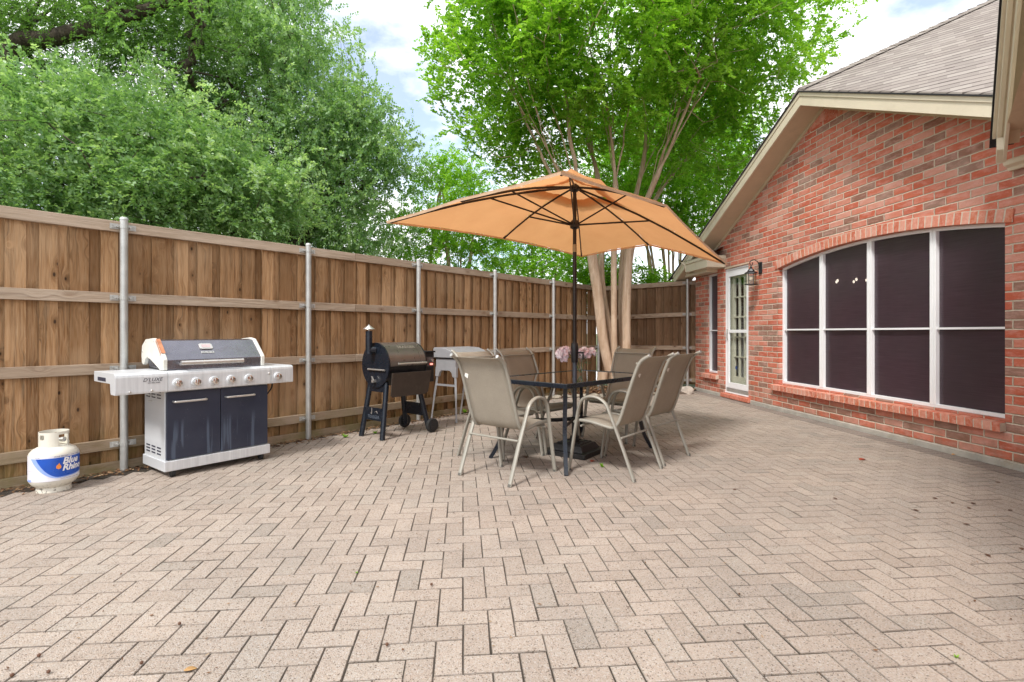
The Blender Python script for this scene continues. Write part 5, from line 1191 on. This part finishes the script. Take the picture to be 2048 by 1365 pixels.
# elms beyond the left fence
tree('elm_tree', 'grey-green elm with drooping sprays hanging over the left end of the fence', 'tree', (-5.6, 7.8, 0), [[(-5.6, 7.8, 0), (-5.5, 7.8, 1.4), (-5.3, 7.7, 2.5), (-5.0, 7.6, 3.3)], [(-5.6, 7.8, 0.2), (-5.75, 7.7, 1.6), (-6.2, 7.4, 2.6), (-6.8, 7.1, 3.4)]],
     [((-6.3, 6.9, 3.45), (2.0, 1.3, 1.2)), ((-4.9, 7.3, 3.35), (1.9, 1.2, 1.15)), ((-3.9, 7.7, 3.1), (1.2, 0.9, 0.75)), ((-5.6, 7.4, 4.3), (1.3, 1.0, 0.65))], 560, 21, LE, M['bark_elm'], 0.13, 12, 17, 0.30, 0.056, 0.035, 0.25, droop=0.30, spread=0.30)
tree('elm_tree', 'tall dense elm rising behind the fence left of the open sky', 'tree', (-5.2, 11.5, 0), [[(-5.2, 11.5, 0), (-5.25, 11.5, 1.8), (-5.0, 11.5, 3.4), (-4.9, 11.4, 5.2), (-5.0, 11.4, 7.2)], [(-5.15, 11.5, 0.5), (-4.9, 11.4, 2.5), (-4.2, 11.3, 3.8), (-3.6, 11.2, 4.8)]],
     [((-5.1, 11.3, 5.6), (2.2, 1.8, 3.0)), ((-3.5, 11.2, 4.4), (1.5, 1.2, 1.9)), ((-6.1, 11.2, 8.6), (1.9, 1.6, 1.4)), ((-3.2, 11.0, 5.2), (1.0, 0.9, 1.2))], 900, 22, LE, M['bark_elm'], 0.17, 11, 16, 0.36, 0.068, 0.043, 0.40, droop=0.15, spread=0.40)
tree('elm_tree', 'dark elm with long heavy limbs crossing the upper left corner', 'tree', (-10.5, 10.2, 0), [[(-10.5, 10.2, 0), (-10.2, 10.1, 2.5), (-9.4, 9.9, 4.6), W_(0, 118, 9.5), W_(60, 92, 9.5), W_(140, 68, 9.5), W_(215, 15, 9.6), W_(260, -60, 9.6)], [(-10.45, 10.2, 0.5), (-10.3, 10.0, 2.6), (-9.6, 9.6, 4.4), W_(20, 105, 9.3), W_(100, 78, 9.3), W_(190, 55, 9.3), W_(290, 20, 9.2), W_(360, -20, 9.2)], [(-10.6, 10.3, 0.5), (-10.7, 10.3, 3.0), (-10.2, 10.3, 5.5), W_(45, 60, 9.8), W_(90, -10, 9.8)]],
     [((-8.2, 9.8, 7.0), (2.7, 1.7, 1.15)), ((-6.2, 9.6, 6.8), (1.6, 1.3, 1.2)), ((-8.6, 10.2, 5.6), (2.0, 1.2, 0.5)), ((-5.4, 10.4, 5.6), (1.2, 1.0, 0.9)), ((-6.4, 10.2, 5.3), (0.8, 0.9, 0.7))], 480, 23, LE2, M['bark_elm'], 0.15, 11, 22, 0.32, 0.052, 0.028, 0.2, droop=0.15, spread=0.35)
tree('elm_tree', 'shaded elm filling the gap low behind the fence between the other elms', 'tree', (-6.6, 13.2, 0), [[(-6.6, 13.2, 0), (-6.5, 13.2, 2.2), (-6.3, 13.1, 4.2), (-6.2, 13.1, 6.0)]],
     [((-7.6, 13.2, 4.0), (3.0, 1.2, 2.4)), ((-5.0, 13.5, 3.4), (2.6, 1.2, 1.4))], 330, 24, LE2, M['bark_elm'], 0.16, 10, 20, 0.45, 0.075, 0.042, 0.3, droop=0.1, spread=0.45)
tree('leafy_tree', 'bright green slender tree behind the fence left of the umbrella', 'tree', (-1.35, 12.3, 0), [[(-1.35, 12.3, 0), (-1.4, 12.3, 1.6), (-1.5, 12.2, 3.0), (-1.6, 12.2, 4.4)], [(-1.3, 12.3, 0), (-1.15, 12.3, 1.8), (-0.95, 12.3, 3.2), (-0.9, 12.2, 4.2)], [(-1.3, 12.35, 0), (-1.25, 12.4, 2.0), (-1.2, 12.5, 3.5)]],
     [((-1.35, 12.2, 4.0), (1.25, 1.0, 1.35)), ((-2.1, 12.1, 2.9), (0.7, 0.7, 0.8)), ((-0.6, 12.3, 3.3), (0.7, 0.7, 0.8))], 190, 25, LY, M['bark_crape'], 0.05, 9, 20, 0.32, 0.060, 0.036, 0.25, spread=0.3)
tree('leafy_tree', 'low airy tree showing through under the left half of the umbrella', 'tree', (0.7, 15.0, 0), [[(0.7, 15, 0), (0.7, 15, 1.6), (0.6, 15, 2.8), (0.6, 15, 3.8)], [(0.75, 15, 0), (1.0, 15, 1.8), (1.4, 15, 3.0)]],
     [((0.2, 15.0, 3.2), (1.1, 0.8, 1.0)), ((1.4, 15.0, 3.0), (1.1, 0.8, 1.0)), ((0.7, 15.0, 4.6), (1.6, 0.8, 0.9))], 230, 26, LY, M['bark_crape'], 0.05, 8, 18, 0.36, 0.072, 0.045, 0.2, spread=0.4)
mt = []
for i, (px, py) in enumerate([(1300, 470), (1325, 450), (1345, 430), (1362, 440), (1385, 420), (1408, 430), (1290, 430), (1430, 440), (1335, 400)]):
    b0 = W_(1352 + (px - 1352) * 0.35, 740, 13.6 + 0.15 * (i % 3)); mt.append([b0, W_(1352 + (px - 1352) * 0.55, 640, b0[1]), W_(1352 + (px - 1352) * 0.8, 550, b0[1]), W_(px, py + 20, b0[1])])
tree('crape_myrtle', 'cluster of many thin trunks behind the fence beside the brick house corner', 'tree', (4.25, 13.6, 0), mt,
     [((3.4, 13.6, 5.4), (1.6, 1.3, 1.6)), ((5.2, 13.6, 5.0), (1.8, 1.3, 1.7)), ((4.4, 13.4, 6.8), (2.0, 1.3, 1.3)), ((2.7, 13.4, 4.6), (0.9, 0.9, 0.8)), ((4.6, 13.8, 4.0), (1.4, .8, .5))], 520, 27, LY, M['bark_crape'], 0.055, 10, 20, 0.36, 0.066, 0.042, 0.25, spread=0.35)
tree('shrub', 'leafy green shrub just showing over the fence corner between the trunks', 'shrub', (2.4, 12.6, 0), [[(2.4, 12.6, 0), (2.4, 12.6, 1.0), (2.5, 12.6, 1.8)]],
     [((2.6, 12.7, 2.2), (1.1, 0.6, 0.65)), ((3.6, 12.7, 2.2), (0.6, 0.5, 0.55)), ((1.9, 12.9, 2.7), (0.7, 0.5, 0.8))], 150, 28, LC, M['bark_crape'], 0.04, 10, 20, 0.28, 0.060, 0.036, 0.1, spread=0.25)

# ------------------------------------------------------------------ planting bed, rocks, litter
rs = np.random.RandomState(4)
g = NM('mulch_soil'); o_ = g.obj()
g.set(col=g.ramp(g.noise(o_, 35, 5, 0.7), [(0.3, (0.07, 0.035, 0.02)), (0.6, (0.16, 0.085, 0.05)), (0.75, (0.24, 0.15, 0.09))]), rough=0.95); g.bump(g.noise(o_, 60, 4), 0.03)
k = MB(); pl = [(0.3, 9.15), (1.1, 9.66), (2.3, 9.76), (3.0, 10.2), (3.8, 10.8), (3.75, 10.95), (1.9, 11.0)]
k.add([(x, y, 0.0) for x, y in pl] + [(1.9, 10.3, 0.10), (2.5, 10.45, 0.09)], [(0, 1, 7), (1, 2, 7), (2, 8, 7), (2, 3, 8), (3, 4, 5), (3, 5, 8), (5, 6, 8), (6, 7, 8), (6, 0, 7)])
sp(k.build('planting_bed', g.m), kind='structure')
def chips(name, n, posfn, size, cols, seed, label, kind='stuff', lift=0.004, tilt=0.35):
    r_ = random.Random(seed); k = MB()
    for i in range(n):
        x, y, z = posfn(r_); a_ = r_.uniform(0, 6.28); s_ = size * r_.uniform(0.4, 1.4); w = s_ * r_.uniform(0.15, 0.6); k.cur = r_.random()
        d = Vector((math.cos(a_), math.sin(a_), r_.gauss(0, tilt))) * s_; q = Vector((-math.sin(a_), math.cos(a_), r_.gauss(0, tilt))) * w; c = Vector((x, y, z + lift + r_.random() * 0.006))
        k.add([c - d * .5, c + q * .5, c + d * .5, c - q * .5], [(0, 1, 2, 3)])
    m = NM(name + '_mat'); m.set(col=m.ramp(m.attr('rnd'), cols), rough=0.85, spec=0.2); o = k.build(name, m.m)
    return sp(o, label, 'debris', kind=kind)
brown = [(0.0, (0.05, 0.025, 0.015)), (0.35, (0.13, 0.06, 0.03)), (0.7, (0.25, 0.14, 0.07)), (1.0, (0.42, 0.30, 0.18))]
def bedpos(r_):
    while True:
        x = r_.uniform(0.3, 3.8); y = r_.uniform(9.1, 11.2)
        if y > bedY(x) + 0.05 and (Vector((x, y, 0)) - FP).dot(FN) > 0.1: return x, y, 0.02 + 0.08 * math.exp(-((x - 2) ** 2 + (y - 10.3) ** 2) / 0.8)
chips('mulch', 4200, bedpos, 0.05, brown, 1, 'reddish brown bark mulch and dead leaves around the crape myrtle base')
def fencepos(r_):
    s = r_.uniform(-3.5, FLEN - 0.5); p = FP + FD * s + FN * (abs(r_.gauss(0.0, 0.10)) - 0.03); return p.x, p.y, -0.001
chips('leaf_litter', 4200, fencepos, 0.035, brown, 2, 'strip of dead leaves and dirt along the foot of the long fence', tilt=0.2)
def specks(r_):
    while True:
        y = 1.4 + 7.5 * r_.random() ** 1.4; x = r_.uniform(-1.0, 1.0) * y
        if inside(Vector((x, y, 0)), 0.2): return x, y, 0.0
chips('twig_debris', 700, specks, 0.016, brown, 3, 'scattered crumbs of bark and tiny twigs on the pavers', tilt=0.1)
def groundpix(px, py): Y = 1252.8 / (py - 665); return ((px - 1024) / 1044 * Y, Y, 0.003)
lm = {}
for nm_, c_ in (('red', (0.36, 0.06, 0.025)), ('tan', (0.42, 0.24, 0.09)), ('brown', (0.12, 0.055, 0.03)), ('orange', (0.62, 0.30, 0.06))): lm[nm_] = simple('dry_leaf_' + nm_, c_, 0.7, 0, 0.25, 60)
def leaf(px, py, L_, colr, label, rot, group=None):
    k = MB(); n = 7; vs = []
    for i in range(n):
        u = i / (n - 1); w = 0.26 * L_ * math.sin(math.pi * u ** 0.8) + 0.001; cz = 0.12 * L_ * math.sin(math.pi * u)
        vs += [(L_ * (u - .5), -w, cz * 0.2 + 0.25 * w), (L_ * (u - .5), 0, cz * 0.2), (L_ * (u - .5), w, cz * 0.2 + 0.35 * w)]
    k.add(vs, [(3 * i + a_, 3 * i + 3 + a_, 3 * i + 4 + a_, 3 * i + 1 + a_) for i in range(n - 1) for a_ in range(2)])
    o = k.build('fallen_leaf', lm[colr], smooth=True, thick=0.0008); o.location = groundpix(px, py); o.rotation_euler = (0, 0, rot); return sp(o, label, 'leaf', group)
leaf(1725, 920, 0.085, 'red', 'curled red leaf on the pavers in front of the arched window', 0.4)
leaf(381, 1341, 0.042, 'tan', 'tan dry leaf on the pavers at the bottom left', 0.3)
leaf(1908, 910, 0.05, 'orange', 'small orange leaf against the house foundation under the window', 0.2)
leaf(1185, 923, 0.07, 'red', 'red-brown leaf beside the black umbrella base', 1.0)
leaf(1049, 915, 0.10, 'brown', 'brown curled leaf under the table between the chair legs', 2.0)
leaf(100, 985, 0.07, 'tan', 'tan leaf lying against the foot of the propane tank', 0.2)
for i, (px, py) in enumerate([(1947, 1008), (1937, 1017), (1995, 966), (1905, 1007), (1870, 998), (2021, 1022), (1975, 1112), (1933, 1050), (2043, 1099), (1832, 1022), (1470, 980), (1670, 998)]):
    leaf(px, py, 0.035, 'brown', 'tiny dark dry leaf lying on the pavers', i * 1.3, 'tiny dark dry leaves on the pavers')
def pod(px, py, r, label, group=None):
    k = MB(); rgp = random.Random(int(px)); k.sphere((0, 0, r * 0.8), r * 0.75, n=10, m=6)
    for i in range(6): a_ = R(60 * i + 10); k.add([(r * .3 * math.cos(a_ - .5), r * .3 * math.sin(a_ - .5), r * 1.1), (r * .3 * math.cos(a_ + .5), r * .3 * math.sin(a_ + .5), r * 1.1), (r * 1.2 * math.cos(a_), r * 1.2 * math.sin(a_), r * (1.5 + rgp.uniform(-.4, .3)))], [(0, 1, 2)])
    o = k.build('seed_pod', lm['brown'], smooth=False); o.location = groundpix(px, py); return sp(o, label, 'seed pod', group)
for px, py in [(359, 1252), (78, 1316), (24, 1356), (283, 1331), (774, 1294), (97, 1349), (863, 1173)]: pod(px, py, 0.0085, 'small dark open seed pod lying on the foreground pavers', 'seed pods on the pavers')
def weed(px, py, s_, label):
    k = MB(); r_ = random.Random(int(px))
    for i in range(26):
        a_ = r_.uniform(0, 6.28); d = Vector((math.cos(a_), math.sin(a_), r_.uniform(0.3, 1.2))) * s_ * r_.uniform(0.5, 1); q = Vector((-math.sin(a_), math.cos(a_), 0)) * s_ * 0.16
        k.cur = r_.random(); k.add([(0, 0, 0), d * .5 + q, d, d * .5 - q], [(0, 1, 2, 3)])
    o = k.build('weed', LY); o.location = groundpix(px, py); return sp(o, label, 'weed')
weed(1205, 935, 0.035, 'small green weed in the paver joint in front of the umbrella base')
weed(1913, 1317, 0.012, 'tiny green weed in a paver joint at the bottom right')
weed(713, 1148, 0.010, 'tiny green weed in a paver joint left of centre')
weed(690, 876, 0.05, 'green weed at the fence foot left of the pellet smoker')
weed(750, 868, 0.04, 'green weed on the pavers between the legs of the pellet smoker')
weed(930, 826, 0.06, 'green weed at the fence foot behind the griddle stand')
weed(1463, 778, 0.07, 'grassy weed on the house foundation below the storm door')
def rock(name, c, s3, seed, mat, label, cat, group=None, rz=0):
    r_ = random.Random(seed); bm = bmesh.new(); bmesh.ops.create_icosphere(bm, subdivisions=3, radius=1)
    pl_ = [(Vector((r_.gauss(0, 1), r_.gauss(0, 1), r_.gauss(0, 1))).normalized(), r_.uniform(0.62, 0.85)) for _ in range(11)]
    for v in bm.verts:
        for nrm, d in pl_:
            e = v.co.dot(nrm) - d
            if e > 0: v.co -= nrm * e
        v.co *= 1 + r_.gauss(0, 0.008)
        v.co.x *= s3[0]; v.co.y *= s3[1]; v.co.z *= s3[2]
    me = bpy.data.meshes.new(name); bm.to_mesh(me); bm.free(); me.materials.append(mat); o = bpy.data.objects.new(name, me); C.objects.link(o)
    o.location = (c[0], c[1], s3[2] * 0.55); o.rotation_euler = (0, 0, rz); return sp(o, label, cat, group)
def onground(px, py): q = groundpix(px, py); return q
rock('rock', onground(1372, 788), (0.17, 0.11, 0.105), 3, M['rock'], 'pale tan boulder at the foot of the brick house corner', 'rock', rz=0.2)
rock('rock', onground(1352, 790), (0.07, 0.07, 0.085), 4, M['rock'], 'small pale stone left of the tan boulder at the house corner', 'rock', rz=1)
for i in range(15):
    X = 0.62 + i * 0.185; Y = bedY(X) + 0.03
    rock('edging_stone', (X, Y, 0), (0.115, 0.07, 0.045), 10 + i, M['stoneedge'], 'rough pale stone in the low edging around the planting bed', 'edging stone', 'edging stones around the planting bed', rz=math.atan2(bedY(X + .1) - bedY(X - .1), .2))
